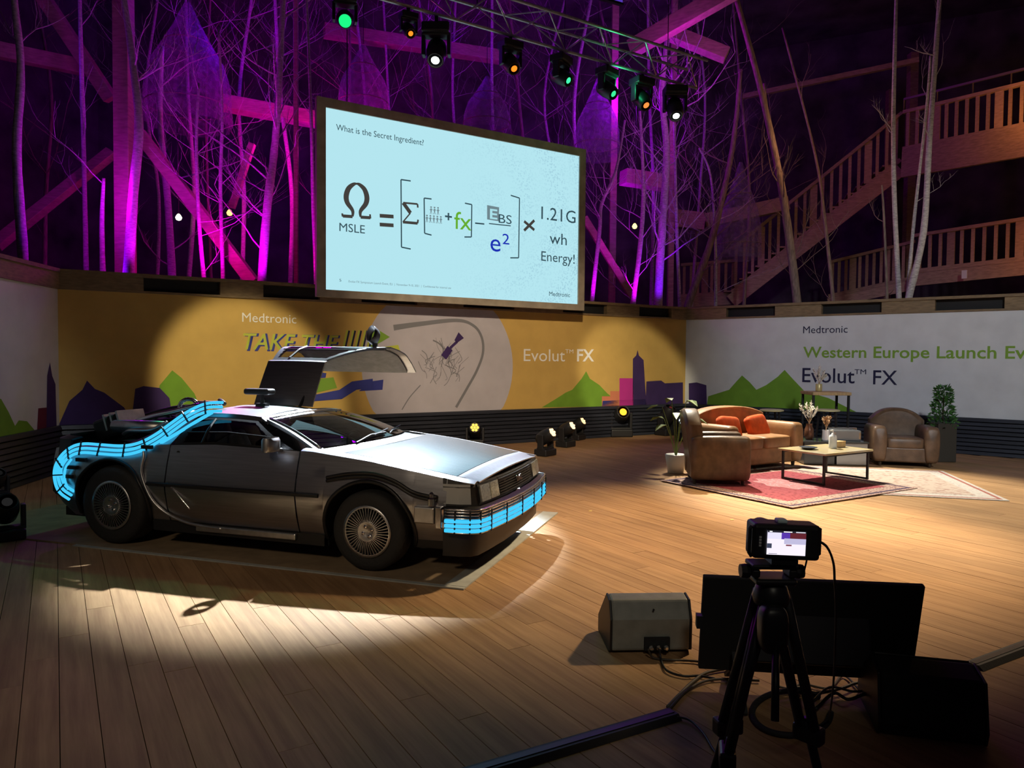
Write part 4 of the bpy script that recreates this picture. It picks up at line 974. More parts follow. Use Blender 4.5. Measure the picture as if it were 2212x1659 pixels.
# coffee table: veined top on black frame
CF = at_z(1780, 1053, 0)
ct = empty('coffee_table', (CF.x, CF.y, .022), TH, 'square coffee table with pale veined top on thin black frame legs', 'table')
tl, tw_, th_ = .98, .66, .385
M_MARB = mat('veined_gold_top', (.62, .50, .20), .18, var=.4, scale=3.5, col2=(.50, .44, .34))
MB().box((tl / 2, tw_ / 2, th_ + .012), (tl + .06, tw_ + .06, .026)).build('table_top', M_MARB, ct, bevel=.006)
for x in (0.02, tl - .02):
    for y in (.02, tw_ - .02): MB().box((x, y, th_ / 2), (.026, .026, th_)).build('leg', M_BLACK, ct)
for x in (.02, tl - .02): MB().box((x, tw_ / 2, .013), (.024, tw_ - .066, .024)).build('floor_bar', M_BLACK, ct)
MB().box((tl / 2, .02, th_ - .014), (tl - .066, .024, .024)).build('top_bar', M_BLACK, ct); MB().box((tl / 2, tw_ - .02, th_ - .014), (tl - .066, .024, .024)).build('top_bar', M_BLACK, ct)
def on_ct(x, y): c, s = math.cos(TH), math.sin(TH); return (CF.x + x * c - y * s, CF.y + x * s + y * c, .022 + th_ + .026)
# bottle, wooden box, dish, papers on the coffee table
bt = empty('pump_bottle', on_ct(.60, .30), 0, 'white pump dispenser bottle standing on the coffee table', 'bottle')
MB().lathe([(0, 0), (.048, 0), (.052, .02), (.052, .15), (.045, .175), (.018, .19), (.018, .205), (0, .205)], (0, 0, 0), 'Z', 20).build('bottle_body', mat('milky_plastic', (.80, .81, .82), .25), bt, smooth=True)
MB().tube([(0, 0, .20), (0, 0, .245)], .008, 8).tube([(0, 0, .245), (-.045, -.02, .24)], .011, 8).build('pump', mat('white_plastic', (.85, .85, .85), .3), bt)
wbx = empty('wooden_box', on_ct(.80, .36), TH, 'small light wooden block box beside the pump bottle', 'box')
MB().box((0, 0, .035), (.20, .11, .07)).build('box_body', mat('pale_wood', (.52, .34, .16), .55, var=.2, scale=10, stretch=(8, 1, 1)), wbx, bevel=.006)
MB().box((0, 0, .076), (.205, .115, .012)).build('lid', MATS['pale_wood'], wbx, bevel=.004)
ds = empty('dark_dish', on_ct(.22, .40), 0, 'dark shallow dish on the left of the coffee table', 'dish')
MB().lathe([(0, .004), (.06, .004), (.11, .025), (.115, .03), (.11, .032), (.06, .012), (0, .012)], (0, 0, 0), 'Z', 24).build('bowl', mat('dark_glaze', (.06, .07, .09), .2), ds, smooth=True)
MB().lathe([(0, 0), (.05, 0), (.05, .006), (0, .006)], (0, 0, 0), 'Z', 16).build('foot_ring', M_DKMET, ds)
# low mirrored table behind
LT = at_z(1806, 1006, 0)
lt = empty('low_table', (LT.x, LT.y, .010), -.08, 'low dark glass cube table behind the coffee table', 'table')
M_DGL = mat('smoked_glass', (.05, .055, .06), .12, .3); M_MIR = mat('grey_mirror', (.32, .33, .34), .25, .6)
MB().box((0, .30, .345), (.98, .58, .025)).build('table_top', M_DGL, lt, bevel=.004)
MB().box((-.24, .30, .165), (.46, .52, .33)).build('dark_cube', M_DGL, lt, bevel=.004); MB().box((.25, .30, .165), (.46, .52, .33)).build('mirror_cube', M_MIR, lt, bevel=.004)
def on_lt(x, y): c, s = math.cos(-.08), math.sin(-.08); return (LT.x + x * c - y * s, LT.y + x * s + y * c, .010 + .358)
ch = empty('mirrored_case', on_lt(.22, .30), -.08, 'silver mirrored open case standing on the low table', 'box')
MB().box((0, 0, .08), (.42, .25, .16)).build('case_body', M_MIR, ch, bevel=.01); MB().box((0, .10, .175), (.44, .05, .03)).build('case_rim', M_CHROME, ch)
for k in (-1, 1): MB().box((k * .19, -.128, .08), (.03, .008, .10)).build('case_fitting', M_CHROME, ch)
# vases with dried plumes
M_PAMP = mat('cream_plume', (.80, .74, .62), .95, var=.15, scale=20); M_PAMPB = mat('tan_plume', (.45, .28, .15), .95, var=.2, scale=20)
def plume_vase(name, p, label, prof, vm, plumes, stem_h, seed):
    r = empty(name, p, 0, label, 'vase'); rg = random.Random(seed)
    MB().lathe(prof, (0, 0, 0), 'Z', 20).build('vase_body', vm, r, smooth=True)
    for k, (lean, az, ln_, m_) in enumerate(plumes):
        d = Vector((math.sin(lean) * math.cos(az), math.sin(lean) * math.sin(az), math.cos(lean))); b0 = Vector((0, 0, prof[-1][1] * .4)); b1 = Vector((0, 0, prof[-1][1])) + d * stem_h
        st_ = MB().tube([b0, Vector((0, 0, prof[-1][1])) + d * .02, b1], .004, 5).build('stem', MATS['tan_plume'], r)
        mb = MB()
        for j in range(46):
            u = j / 46; q = b1 + d * (u * ln_); a = rg.uniform(0, 6.28); sd = Vector((math.cos(a), math.sin(a), .25)); L_ = .085 * math.sin(math.pi * min(1, u * .9 + .12)) * rg.uniform(.6, 1.1)
            e = q + (sd + d * .9).normalized() * L_; nn = d.cross(sd).normalized() * .009
            mb.add([q - nn, q + nn, e + nn * .4 + Vector((0, 0, -.01)), e - nn * .4 + Vector((0, 0, -.01))], [(0, 1, 2, 3)])
        tag(mb.build('plume', m_, st_), kind='stuff')
    return r
plume_vase('plume_vase', on_lt(-.32, .30), 'brown vase of white plumes on the low table', [(0, 0), (.05, 0), (.075, .06), (.07, .16), (.045, .22), (.05, .25)], mat('copper_glaze', (.16, .07, .04), .25, .4), [(.45, 2.6, .26, M_PAMP), (.2, 3.6, .28, M_PAMP), (.1, .5, .28, M_PAMP), (.5, .3, .22, M_PAMP), (.35, -1.5, .22, M_PAMP)], .10, 3)
plume_vase('plume_vase', on_lt(-.12, .12), 'clear glass vase of tan dried flowers on the low table', [(0, 0), (.055, 0), (.06, .03), (.055, .15), (.06, .17)], mat('cut_glass', (.72, .75, .78), .08, .2), [(.25, 2.0, .16, M_PAMPB), (.3, .2, .18, M_PAMPB), (.1, -1.2, .18, M_PAMPB)], .06, 5)
# high table and two stools
HT = at_d(1783, 846, 12.9); HTZ = HT.z
ht = empty('bar_table', (HT.x, HT.y, 0), -.03, 'tall bar table with a wooden top and black legs before the white wall', 'table')
MB().box((0, .0, HTZ - .025), (.66, .60, .055)).build('table_top', MATS['pale_wood'], ht, bevel=.006)
for x in (-.30, .30):
    for y in (-.25, .25): MB().box((x, y, (HTZ - .052) / 2), (.035, .035, HTZ - .052)).build('leg', M_BLACK, ht)
for y in (-.25, .25): MB().box((0, y, .20), (.565, .025, .025)).build('foot_rail', M_BLACK, ht)
plume_vase('plume_vase', (HT.x - .13, HT.y - .03, HTZ + .0035), 'small gold pot of white plumes on the bar table', [(0, 0), (.05, 0), (.055, .02), (.055, .13), (.05, .135)], mat('gold_glaze', (.62, .48, .22), .35, .3), [(.08, 1.0, .30, M_PAMP), (.35, 3.0, .24, M_PAMP), (.4, .1, .22, M_PAMP), (.2, -2.0, .26, M_PAMP), (.6, -.3, .16, M_PAMP)], .06, 7)
M_LEM = mat('pale_stool_seat', (.66, .60, .32), .45, var=.12, scale=8)
for px, d_, lb in ((1667, 12.6, 'bar stool with pale seat behind the tan sofa'), (1787, 12.3, 'bar stool with pale seat under the bar table')):
    p = at_d(px, 884, d_); r = empty('bar_stool', (p.x, p.y - (.0 if px < 1700 else .0), 0), 0, lb, 'stool', 'bar stools'); z = p.z
    MB().lathe([(0, z - .035), (.17, z - .035), (.20, z - .028), (.20, z - .008), (.17, z), (0, z)], (0, 0, 0), 'Z', 28).build('seat', M_LEM, r)
    for k in range(4):
        a = math.pi / 4 + math.pi / 2 * k; MB().beam((.13 * math.cos(a), .13 * math.sin(a), z - .036), (.21 * math.cos(a), .21 * math.sin(a), .002), .03, .03, Vector((math.cos(a), math.sin(a), 0))).build('leg', M_BLACK, r)
    MB().tube([(.18 * math.cos(t), .18 * math.sin(t), .28) for t in [2 * math.pi * k / 20 for k in range(20)]], .010, 6, closed=True).build('foot_ring', M_BLACK, r)
# plants
def leaf_cloud(mb, n, fn, size, rg):
    for k in range(n):
        c, d = fn(rg); s1 = d.cross(Vector((rg.uniform(-1, 1), rg.uniform(-1, 1), rg.uniform(-1, 1)))).normalized(); L_ = size * rg.uniform(.6, 1.3); w_ = L_ * .22
        mb.add([c, c + d * L_ * .5 + s1 * w_, c + d * L_, c + d * L_ * .5 - s1 * w_], [(0, 1, 2, 3)])
M_LEAF = mat('green_leaf', (.045, .14, .03), .5, var=.5, scale=9); M_LEAF2 = mat('olive_leaf', (.16, .22, .05), .5, var=.4, scale=6)
pp_ = at_z(2020, 1006, 0); pl = empty('potted_cypress', (pp_.x + .42, pp_.y + .55, .002), 0, 'bushy upright green plant in a tall dark planter by the armchair', 'plant')
MB().prism([(-.15, -.15, 0), (.15, -.15, 0), (.15, .15, 0), (-.15, .15, 0)], (0, 0, .62)).build('planter', mat('dark_planter', (.05, .042, .03), .6), pl, bevel=.01)
MB().tube([(0, 0, .6), (.01, 0, 1.08)], .014, 6).build('stem', M_FEET, pl)
rg = random.Random(11); mb = MB()
def fn(rg):
    u = rg.random(); z = .55 + .66 * u; rr = (.20 - .11 * u) * math.sqrt(rg.random()); a = rg.uniform(0, 6.28); return Vector((rr * math.cos(a), rr * math.sin(a), z)), Vector((math.cos(a) * .5, math.sin(a) * .5, .7 - rg.random() * .9)).normalized()
leaf_cloud(mb, 900, fn, .065, rg); tag(mb.build('foliage', M_LEAF, pl), kind='stuff')
pp_ = at_z(1484, 1030, 0); pl = empty('potted_plant', (pp_.x - .08, pp_.y + .35, .002), 0, 'leafy plant in a white pot behind the left armchair', 'plant')
MB().lathe([(0, 0), (.11, 0), (.15, .26), (.14, .265), (.13, .24), (0, .22)], (0, 0, 0), 'Z', 24).build('pot', mat('white_pot', (.70, .70, .68), .5), pl, smooth=True)
for k in range(9):
    a = 2 * math.pi * k / 9 + .3; hgt = .45 + .35 * ((k * 7) % 5) / 4; d = Vector((math.cos(a), math.sin(a), 0)); P_ = [Vector((0, 0, .22)), d * .08 + UP * (.22 + hgt * .5), d * .20 + UP * (.22 + hgt)]
    st_ = MB().tube(P_, .006, 5).build('stem', M_LEAF2, pl); c = P_[-1]; s1 = d.cross(UP)
    pts = [c, c + d * .07 + s1 * .05 + UP * .03, c + d * .15 + s1 * .055 + UP * .02, c + d * .24 - UP * .05, c + d * .15 - s1 * .055 + UP * .02, c + d * .07 - s1 * .05 + UP * .03]
    MB().add(pts, [tuple(range(6))]).build('leaf', M_LEAF2, st_, solid=.003)

# ================================================================== FOREGROUND: monitor wedge, display, camera on tripod, cables
wp = at_z(1404, 1410, 0)
M_GREYP = mat('painted_grey_ply', (.22, .225, .20), .55, var=.15, scale=12, bump=.05, bscale=150)
wg = empty('stage_monitor', (wp.x, wp.y, .002), .06, 'grey wedge stage monitor on the floor left of the black display', 'speaker')
wv_ = .215
prof = [(-.0, 0.012), (-.02, .02), (.0 - .025, .19), (.02, .285), (.10, .30), (.34, .10), (.34, 0.0), (.03, 0)]
mb = MB(); mb.prism([(-wv_, y, z) for y, z in prof], (2 * wv_, 0, 0)); mb.build('cabinet', M_GREYP, wg, bevel=.012)
for sg in (-1, 1):
    MB().prism([(sg * wv_, y, z) for y, z in prof], (sg * .012, 0, 0)).build('end_cheek', M_BLACK, wg, bevel=.004)
MB().box((.03, -.028, .06), (.14, .022, .07)).build('connector_plate', M_MATTE, wg)
for k in (-1, 0, 1): MB().lathe([(0, 0), (.014, 0), (.014, -.035), (.008, -.05), (0, -.05)], (.03 + k * .04, -.036, .052), 'Y', 10).build('plug', M_CHROME, wg)
MB().lathe([(0, 0), (.006, 0), (.006, -.004), (0, -.004)], (.01, -.024, .245), 'Y', 8).build('screw', M_DKMET, wg)
MB().grid([[(x, .115, .292), (x, .33, .115)] for x in (-wv_ + .02, wv_ - .02)]).build('grille', M_MATTE, wg, solid=.006)
# display lying tilted back
dl, dr_ = at_d(1520, 1246, 3.42), at_d(2000, 1268, 3.30)
bl, br = at_z(1546, 1474, .05), at_z(2000, 1440, .05)
ctr = (dl + dr_) / 2; axd = (dr_ - dl); axd.z = 0; wd_ = axd.length; axd.normalize(); back = UP.cross(axd) * -1   # towards camera
if back.y > 0: back = -back
dsp = empty('floor_display', (ctr.x, ctr.y, 0.0), math.atan2(axd.y, axd.x), 'large black flat display seen from behind, tilted back on the floor', 'monitor')
zt = ctr.z; zb2 = .09; lean = .12
q = [(-wd_ / 2, 0, zt), (wd_ / 2, 0, zt), (wd_ / 2, lean, zb2), (-wd_ / 2, lean, zb2)]
mb = MB(); mb.prism(q, (0, .03, .008)); mb.build('back_panel', M_MATTE, dsp, bevel=.006)
nrm = Vector((0, -(zt - zb2), -lean)).normalized()
mb = MB(); mb.box((0, lean * .55 - .02, lerp(zt, zb2, .55)), (wd_ * .55, .05, .26), mtx=Matrix.Rotation(-math.atan2(lean, zt - zb2), 3, 'X')); mb.build('rear_housing', M_BLACK, dsp, bevel=.01)
MB().prism([(-wd_ / 2 + .012, .031, zt - .012 + .008), (wd_ / 2 - .012, .031, zt - .012 + .008), (wd_ / 2 - .012, lean + .029, zb2 + .02), (-wd_ / 2 + .012, lean + .029, zb2 + .02)], (0, .004, .001)).build('glass_front', mat('display_glass', (.01, .01, .012), .08), dsp)
for x in (-.33, .33):
    MB().beam((x, lean * .6, .20), (x, -.16, .012), .035, .02).build('foot', M_BLACK, dsp); MB().beam((x, lean, .10), (x, lean + .14, .012), .035, .02).build('foot', M_BLACK, dsp)
MB().box((-wd_ / 2 - .012, .03, zt - .22), (.03, .05, .06)).build('side_bracket', M_BLACK, dsp)
# cine camera on tripod
CD = 1.95; cc = at_d(1690, 1165, CD)
tp_ = empty('tripod', (cc.x - .02, cc.y + .02, 0), .0, 'black video tripod in front of the display, holding the small camera', 'tripod')
TB = Vector((cc.x - .02, cc.y + .02, 0))
def rel(px, py, d): return at_d(px, py, d) - TB
M_TRI = mat('tripod_black', (.014, .014, .015), .38)
hz = rel(1690, 1262, CD).z
MB().lathe([(0, 0), (.045, 0), (.05, .02), (.04, .05), (.03, .06), (0, .06)], (0, 0, hz - .058), 'Z', 20).build('bowl', M_TRI, tp_, smooth=True)
mb = MB(); mb.box((0, 0, hz + .010), (.11, .09, .016)); mb.build('tilt_platform', M_TRI, tp_, bevel=.006)
for sg in (-1, 1):
    MB().box((sg * .050, 0, hz + .030), (.022, .06, .024)).build('tilt_cheek', M_TRI, tp_, bevel=.006)
    MB().lathe([(0, 0), (.018, 0), (.02, .01), (.018, .024), (0, .024)], (sg * .061, 0, hz + .030), 'X', 12, Matrix.Scale(sg, 3)).build('tilt_knob', M_TRI, tp_)
MB().box((0, 0, hz + .049), (.125, .07, .013)).build('quick_release_plate', M_DKMET, tp_, bevel=.004)
superell(MB(), (-.012, -.05, hz - .11), (.075, .07, .13), .6, .6).build('pan_lock', M_TRI, tp_, smooth=True)
MB().tube([(-.01, -.07, hz - .14), (-.045, -.17, hz - .30)], .010, 8).build('pan_handle', M_DKMET, tp_, smooth=True)
feet = ((-.20, .05), (.34, .30), (-.10, .38))
for fx, fy in feet:
    f3 = Vector((fx, fy, .0)); a3 = Vector((fx * .07, fy * .07, hz - .03)); m3 = a3.lerp(f3, .48); sd = Vector((-fy, fx, 0)).normalized() * .022
    lg = MB().tube([a3 + sd, m3 + sd], .015, 8).build('leg', M_TRI, tp_, smooth=True)
    MB().tube([a3 - sd, m3 - sd], .015, 8).build('leg_rod', M_TRI, lg, smooth=True)
    MB().tube([m3 - (f3 - a3) * .05, f3 + Vector((0, 0, .03)) - (f3 - a3) * .03], .014, 8).build('lower_leg', M_DKMET, lg, smooth=True)
    MB().box(m3, (.085, .045, .05), math.atan2(sd.y, sd.x)).build('leg_clamp', M_TRI, lg, bevel=.008)
    MB().lathe([(0, .0), (.03, 0), (.03, .02), (.015, .04), (0, .04)], f3, 'Z', 12).build('rubber_foot', M_RUBBER, lg)
cm = empty('video_camera', tuple(at_d(1690, 1165, CD)), -.02, 'small black video camera with a lit rear screen on the tripod', 'camera')
cm.rotation_euler = (0, R(1.8), -.02)
k_ = CD / F
MB().box((0, 0, 0), (143 * k_, .075, 76 * k_)).build('body', M_BLACK, cm, bevel=.010, bseg=3)
scr_c = MB().box((3 * k_, -.039, 1 * k_), (92 * k_, .004, 58 * k_)).build('rear_screen', M_MATTE, cm)
def srect(name, x0, x1, y0, y1, col, st, off):
    MB().prism([(x0 * k_, -.0412 - off, y0 * k_), (x1 * k_, -.0412 - off, y0 * k_), (x1 * k_, -.0412 - off, y1 * k_), (x0 * k_, -.0412 - off, y1 * k_)], (0, -.0003, 0)).build(name, emis('cam_%s_%d' % (name, int(x0 * 7 + y0 * 3)), col, st), scr_c)
srect('picture_floor', -44, 38, -26, 8, (.75, .70, .80), 1.3, 0); srect('picture_white_wall', -44, -14, 8, 25, (.75, .72, .9), 1.1, 0); srect('picture_purple', -14, 4, 8, 25, (.10, .04, .42), 1, 0); srect('picture_red', 4, 38, 8, 25, (.13, .02, .03), 1, 0); srect('picture_wall', -8, 38, -2, 10, (.55, .52, .75), 1, .0004)
srect('picture_car', -44, -34, -12, -2, (.05, .06, .10), 1, .0004); srect('picture_sofa', -4, 8, -6, -3, (.2, .05, .08), 1, .0008); srect('status_bar', -44, 38, 22, 26, (.02, .02, .03), 1, .0008); srect('readout', -10, 8, 23, 25, (.9, .9, .95), 1.2, .0012); srect('readout', -40, -34, 23, 25, (.9, .9, .95), 1.2, .0012); srect('readout', 16, 36, 23, 25, (.8, .8, .9), 1, .0012); srect('readout', -40, -22, -24, -23, (.1, .1, .15), 1, .0008)
for k in range(4): MB().box((-58 * k_, -.039, (-8 + k * 6) * k_), (5 * k_, .003, 4 * k_)).build('side_mark', mat('pale_print', (.6, .6, .6), .5), cm)
MB().tube([(-72 * k_, -.02, 30 * k_), (-76 * k_, -.02, 25 * k_), (-76 * k_, -.02, -28 * k_), (-70 * k_, -.02, -36 * k_)], .005, 8).build('cage_bar', M_BLACK, cm)
MB().tube([(66 * k_, -.01, 32 * k_), (76 * k_, -.01, 28 * k_), (77 * k_, -.01, -26 * k_), (64 * k_, -.01, -36 * k_)], .006, 8).build('cage_bar', M_BLACK, cm)
MB().lathe([(0, .0375), (.034, .0375), (.036, .10), (.03, .16), (.028, .165), (0, .15)], (-.01, 0, -.005), 'Y', 24).build('lens', M_BLACK, cm, smooth=True)
MB().box((-5 * k_, 0, 41 * k_), (22 * k_, .03, 9 * k_)).build('top_mount', mat('pale_blue_plastic', (.55, .68, .70), .4), cm, bevel=.004)
MB().box((0, 0, -.055), (.07, .055, .014)).build('mount_plate', M_DKMET, cm)
def cable(pts, r, label, m=None, name='cable', grp='cables in the foreground'):
    P3 = [Vector(p) for p in pts]; o = MB().tube([Vector(p) for p in bez([tuple(p) for p in P3], 6)], r, 6).build(name, m or M_BLACK, smooth=True, origin=P3[0]); return tag(o, label, 'cable', grp)
c1 = at_d(1758, 1165, CD); cable([c1, at_d(1785, 1180, CD), at_d(1800, 1215, CD + .05), at_d(1803, 1258, CD + .15), at_d(1806, 1330, CD + .2), at_d(1800, 1480, CD + .5), at_z(1790, 1560, .01)], .0035, 'thin black cable arching from the camera down behind the display top')
cable([at_d(1744, 1204, CD), at_d(1738, 1230, CD), at_d(1733, 1246, CD)], .0025, 'short thin cable hanging under the right of the camera')
g3 = lambda *a: [tuple(at_z(x, y, .012)) for x, y in a]
cable([tuple(at_z(1400, 1402, .06))] + g3((1410, 1420), (1440, 1425), (1500, 1428), (1560, 1436)), .006, 'black cable running from the wedge plugs towards the display', mat('cable_brown', (.05, .04, .03), .6))
cable([tuple(at_z(1425, 1402, .06))] + g3((1428, 1425), (1440, 1448), (1475, 1460), (1510, 1460), (1545, 1466)), .006, 'black cable looping below the wedge monitor')
cable(g3((1442, 1527), (1470, 1498), (1500, 1470), (1530, 1452), (1600, 1440)), .008, 'grey cable rising from the ramp to the display', mat('cable_grey', (.10, .085, .065), .6))
cable(g3((1446, 1532), (1486, 1490), (1540, 1468), (1640, 1470)), .007, 'dark cable beside the grey one at the ramp end', MATS['cable_brown'])
cable(g3((1458, 1548), (1490, 1556), (1520, 1585), (1545, 1625), (1570, 1640)), .005, 'thin black cable curling off the ramp end to the tripod')
ringpts = [tuple(at_z(1710 + 85 * math.cos(t), 1540 + 48 * math.sin(t), .014)) for t in [2 * math.pi * k / 16 for k in range(15)]]
cable(ringpts, .014, 'thick coiled black cable on the floor beneath the display', M_RUBBER)
for k in range(4):
    rg = random.Random(20 + k); x0 = 1660 + 30 * k
    cable([tuple(at_z(x0 + 40 * j + rg.uniform(-14, 14), 1470 + 14 * k + rg.uniform(-18, 22), .012 + .02 * k)) for j in range(6)], .006 + .002 * (k % 2), ['pale tangled cable nearest the display foot', 'black tangled cable crossing the coil', 'dark tangled cable right of the coil', 'lowest black tangled cable near the dark speaker'][k], MATS['cable_grey'] if k == 0 else None)
r0, r1 = at_z(1455, 1545, 0), at_z(1030, 1672, 0); d = (r1 - r0).normalized(); sdv = Vector((-d.y, d.x, 0)); hwid = .058
rp = empty('cable_ramp', (r0.x, r0.y, 0), 0, 'long black cable protector ramp crossing the floor at bottom', 'cable ramp')
Lr = 1.35
MB().prism([tuple(sdv * a + UP * z) for a, z in ((-hwid, .001), (hwid, .001), (hwid * .55, .022), (-hwid * .55, .022))], d * Lr).build('ramp_body', mat('ramp_rubber', (.022, .023, .026), .6, bump=.1, bscale=80), rp)
MB().prism([tuple(sdv * a + UP * z + d * .01) for a, z in ((-.016, .0222), (.016, .0222), (.016, .025), (-.016, .025))], d * (Lr - .02)).build('ramp_lid', M_DKMET, rp)
r2 = at_z(2100, 1442, 0); r3 = at_z(2250, 1385, 0); d2 = (r3 - r2).normalized(); s2 = Vector((-d2.y, d2.x, 0))
rp = empty('cable_ramp', (r2.x, r2.y, 0), 0, 'low black lidded strip leaving at the right picture edge', 'cable ramp')
MB().prism([tuple(s2 * a + UP * z) for a, z in ((-hwid, .001), (hwid, .001), (hwid * .55, .022), (-hwid * .55, .022))], d2 * 1.2).build('ramp_body', MATS['ramp_rubber'], rp)  # low dark strip with the same section as the ramp above
MB().prism([tuple(s2 * a + UP * z + d2 * .01) for a, z in ((-.016, .0222), (.016, .0222), (.016, .025), (-.016, .025))], d2 * 1.18).build('ramp_lid', M_DKMET, rp)
# dark wedge at lower right
wp2 = at_z(2012, 1600, 0)
w2 = empty('stage_monitor', (wp2.x, wp2.y, .002), -.25, 'black wedge stage monitor in the dark at lower right', 'speaker')
prof2 = [(0, 0), (.40, 0), (.40, .09), (.16, .29), (.02, .26), (-.02, .06)]
MB().prism([(-.20, y, z) for y, z in prof2], (.4, 0, 0)).build('cabinet', M_MATTE, w2, bevel=.015)
for sg in (-1, 1): MB().prism([(sg * .20, y, z) for y, z in prof2], (sg * .012, 0, 0)).build('end_cheek', M_BLACK, w2, bevel=.004)
MB().grid([[(x, .175, .285), (x, .39, .107)] for x in (-.19, .19)]).build('grille', M_BLACK, w2, solid=.006)
for px, py in ((1581, 1123), (1275, 1104)):
    p = at_z(px, py, 0); tag(MB().prism([(-.02, -.01, 0), (.015, -.014, 0), (.02, .012, 0), (-.012, .013, 0)], (0, 0, .002)).build('confetti', mat('yellow_paper', (.85, .65, .2), .7)), 'tiny yellow paper scrap on the floor %s' % ('before the red rug' if px > 1500 else 'right of the car nose'), 'paper scrap').location = (p.x, p.y, .001)

# ================================================================== HALL BEHIND: timber, stairs, trees, gauze lanterns
M_TIMB = mat('hall_timber', (.34, .23, .15), .7, var=.25, scale=3, stretch=(2, 2, 9), rand=.15)
def timber(name, label, a, b, wpx, depth_w=None, grp='timber frame of the hall', cat='beam'):
    pa, pb = at_d(*a), at_d(*b); wd = wpx * (a[2] + b[2]) / 2 / F
    o = MB().beam(pa, pb, depth_w or wd, wd, Vector((0, 1, 0)) if abs((pb - pa).normalized().y) < .9 else UP).build(name, M_TIMB, bevel=.01, origin=tuple(pa)); return tag(o, label, cat, grp)
def base_px(px, d): p = at_d(px, 600, d); return p
def post(px, d, wpx, label, ztop=13.9, name='timber_post'):
    p = at_d(px, 600, d); wd = wpx * d / F
    return tag(MB().box((0, 0, (ztop - GZ) / 2), (wd, wd, ztop - GZ - .01)).build(name, M_TIMB, bevel=.01, origin=None), label, 'post', 'timber frame of the hall'), (p.x, p.y, GZ)
for px, d, wp_, lb in ((272, 13.2, 32, 'thick magenta-lit timber post left of the birch trunks'), (1322, 19.5, 14, 'thin dim timber post right of the screen'), (640, 15.5, 9, 'slim dark post just left of the screen'), (1448, 21, 12, 'dim timber post behind the thick magenta trunk')):
    o, l_ = post(px, d, wp_, lb); o.location = l_
timber('timber_brace', 'long diagonal timber brace glowing pink at its foot', (298, 285, 14.2), (548, 612, 13.9), 25)
timber('timber_brace', 'short pink timber strut leaning between the thin trunks', (500, 450, 15.0), (545, 310, 15.0), 13)
timber('timber_brace', 'dim diagonal brace right of the screen', (1262, 470, 18.2), (1365, 640, 18.2), 14)
timber('timber_beam', 'bright pink horizontal beam left of the screen top', (480, 222, 17.0), (700, 262, 17.4), 42, .3)
timber('timber_beam', 'dim magenta beam behind the truss', (700, 66, 18.5), (1110, 128, 20.5), 26, .3)
timber('timber_beam', 'broad magenta roof beam at the top right of the truss', (1365, 105, 17.5), (1590, -25, 16.0), 34, .35)
timber('timber_beam', 'magenta roof beam below the broad one', (1425, 62, 18.5), (1570, 120, 18.2), 28, .3)
timber('timber_beam', 'short red-magenta beam right of the screen', (1346, 382, 20.5), (1450, 398, 21), 34, .4)
timber('timber_beam', 'pink landing edge behind the thick magenta trunk', (1438, 470, 21.5), (1520, 480, 21.5), 24, .5)
timber('timber_beam', 'dark wine-coloured landing beam leading to the stairs', (1520, 478, 22), (1700, 440, 22), 26, .4)
timber('timber_beam', 'faint purple beam crossing the far left', (-20, 105, 14.5), (200, 150, 15.5), 22, .3)
timber('timber_brace', 'faint dark brace crossing the far left', (-10, 530, 13), (240, 330, 14.5), 22)
timber('timber_brace', 'faint purple rafter at the top left', (90, -10, 15), (240, 215, 15.5), 26)
timber('timber_beam', 'thin brown handrail of an upper flight on the right', (1590, 212, 24), (1985, 130, 22), 12, .15)
# second, violet-lit hanging panel at the very top
pa, pb = at_d(1075, 2, 12.0), at_d(1345, 8, 13.2); pa.z = pb.z
pn = empty('hanging_panel', tuple(pa), 0, 'violet-glowing hanging panel cut off by the top picture edge', 'panel'); e = (pb - pa); e.z = 0
MB().prism([(0, 0, 0), tuple(e), tuple(e + UP * 1.6), (0, 0, 1.6)], tuple(E2 * .01)).build('panel_face', emis('violet_panel', (.16, .07, .80), .55), pn); MB().beam((0, 0, -.02), tuple(e - UP * .02), .07, .04).build('panel_edge', M_DKMET, pn); MB().prism([tuple(E2 * .012), tuple(e + E2 * .012), tuple(e + UP * 1.6 + E2 * .012), tuple(UP * 1.6 + E2 * .012)], tuple(E2 * .03)).build('panel_light_block', M_MATTE, pn)  # rear sheet is unseen, added to block the glow behind the panel

# balconies and stairs on the right
def balcony(name, label, L3, R3, top_off, nb, beam_h, hand=0.0, deck=1.6):
    """L3,R3: deck edge ends; balusters stand on it"""
    L3, R3 = Vector(L3), Vector(R3); r = empty(name, tuple(L3), 0, label, 'balcony' if 'stair' not in name else 'stairs'); v = R3 - L3; bk = Vector((-v.y, v.x, 0)).normalized()
    if bk.y < 0: bk = -bk
    MB().beam(bk * .02, v + bk * .02, .10, .12).build('bottom_rail', M_TIMB, r)
    MB().beam(UP * top_off, v + UP * top_off, .14, .09).build('top_rail', M_TIMB, r)
    MB().beam(-UP * (beam_h / 2 + .07), v - UP * (beam_h / 2 + .07), .12, beam_h).build('edge_beam', M_TIMB, r)
    if deck: MB().prism([tuple(-UP * .10), tuple(v - UP * .10), tuple(v - UP * .10 + bk * deck), tuple(-UP * .10 + bk * deck)], (0, 0, .06)).build('deck', M_TIMB, r)
    me = None
    for k in range(nb):
        p = v * ((k + .5) / nb); wd = .20 if k % 6 == 3 else .085
        o = MB().box((0, 0, top_off / 2 + .01), (wd, .035, top_off - .10), math.atan2(v.y, v.x)).build('baluster', M_TIMB, r); o.location = p
    if hand:
        MB().beam(UP * hand, v + UP * hand, .06, .06).build('handrail', mat('metal_rail', (.30, .26, .20), .4, .7), r)
        for k in range(5): MB().beam(v * (k / 4) + UP * top_off, v * (k / 4) + UP * hand, .03, .03, Vector((1, 0, 0))).build('rail_post', MATS['metal_rail'], r)
    return r
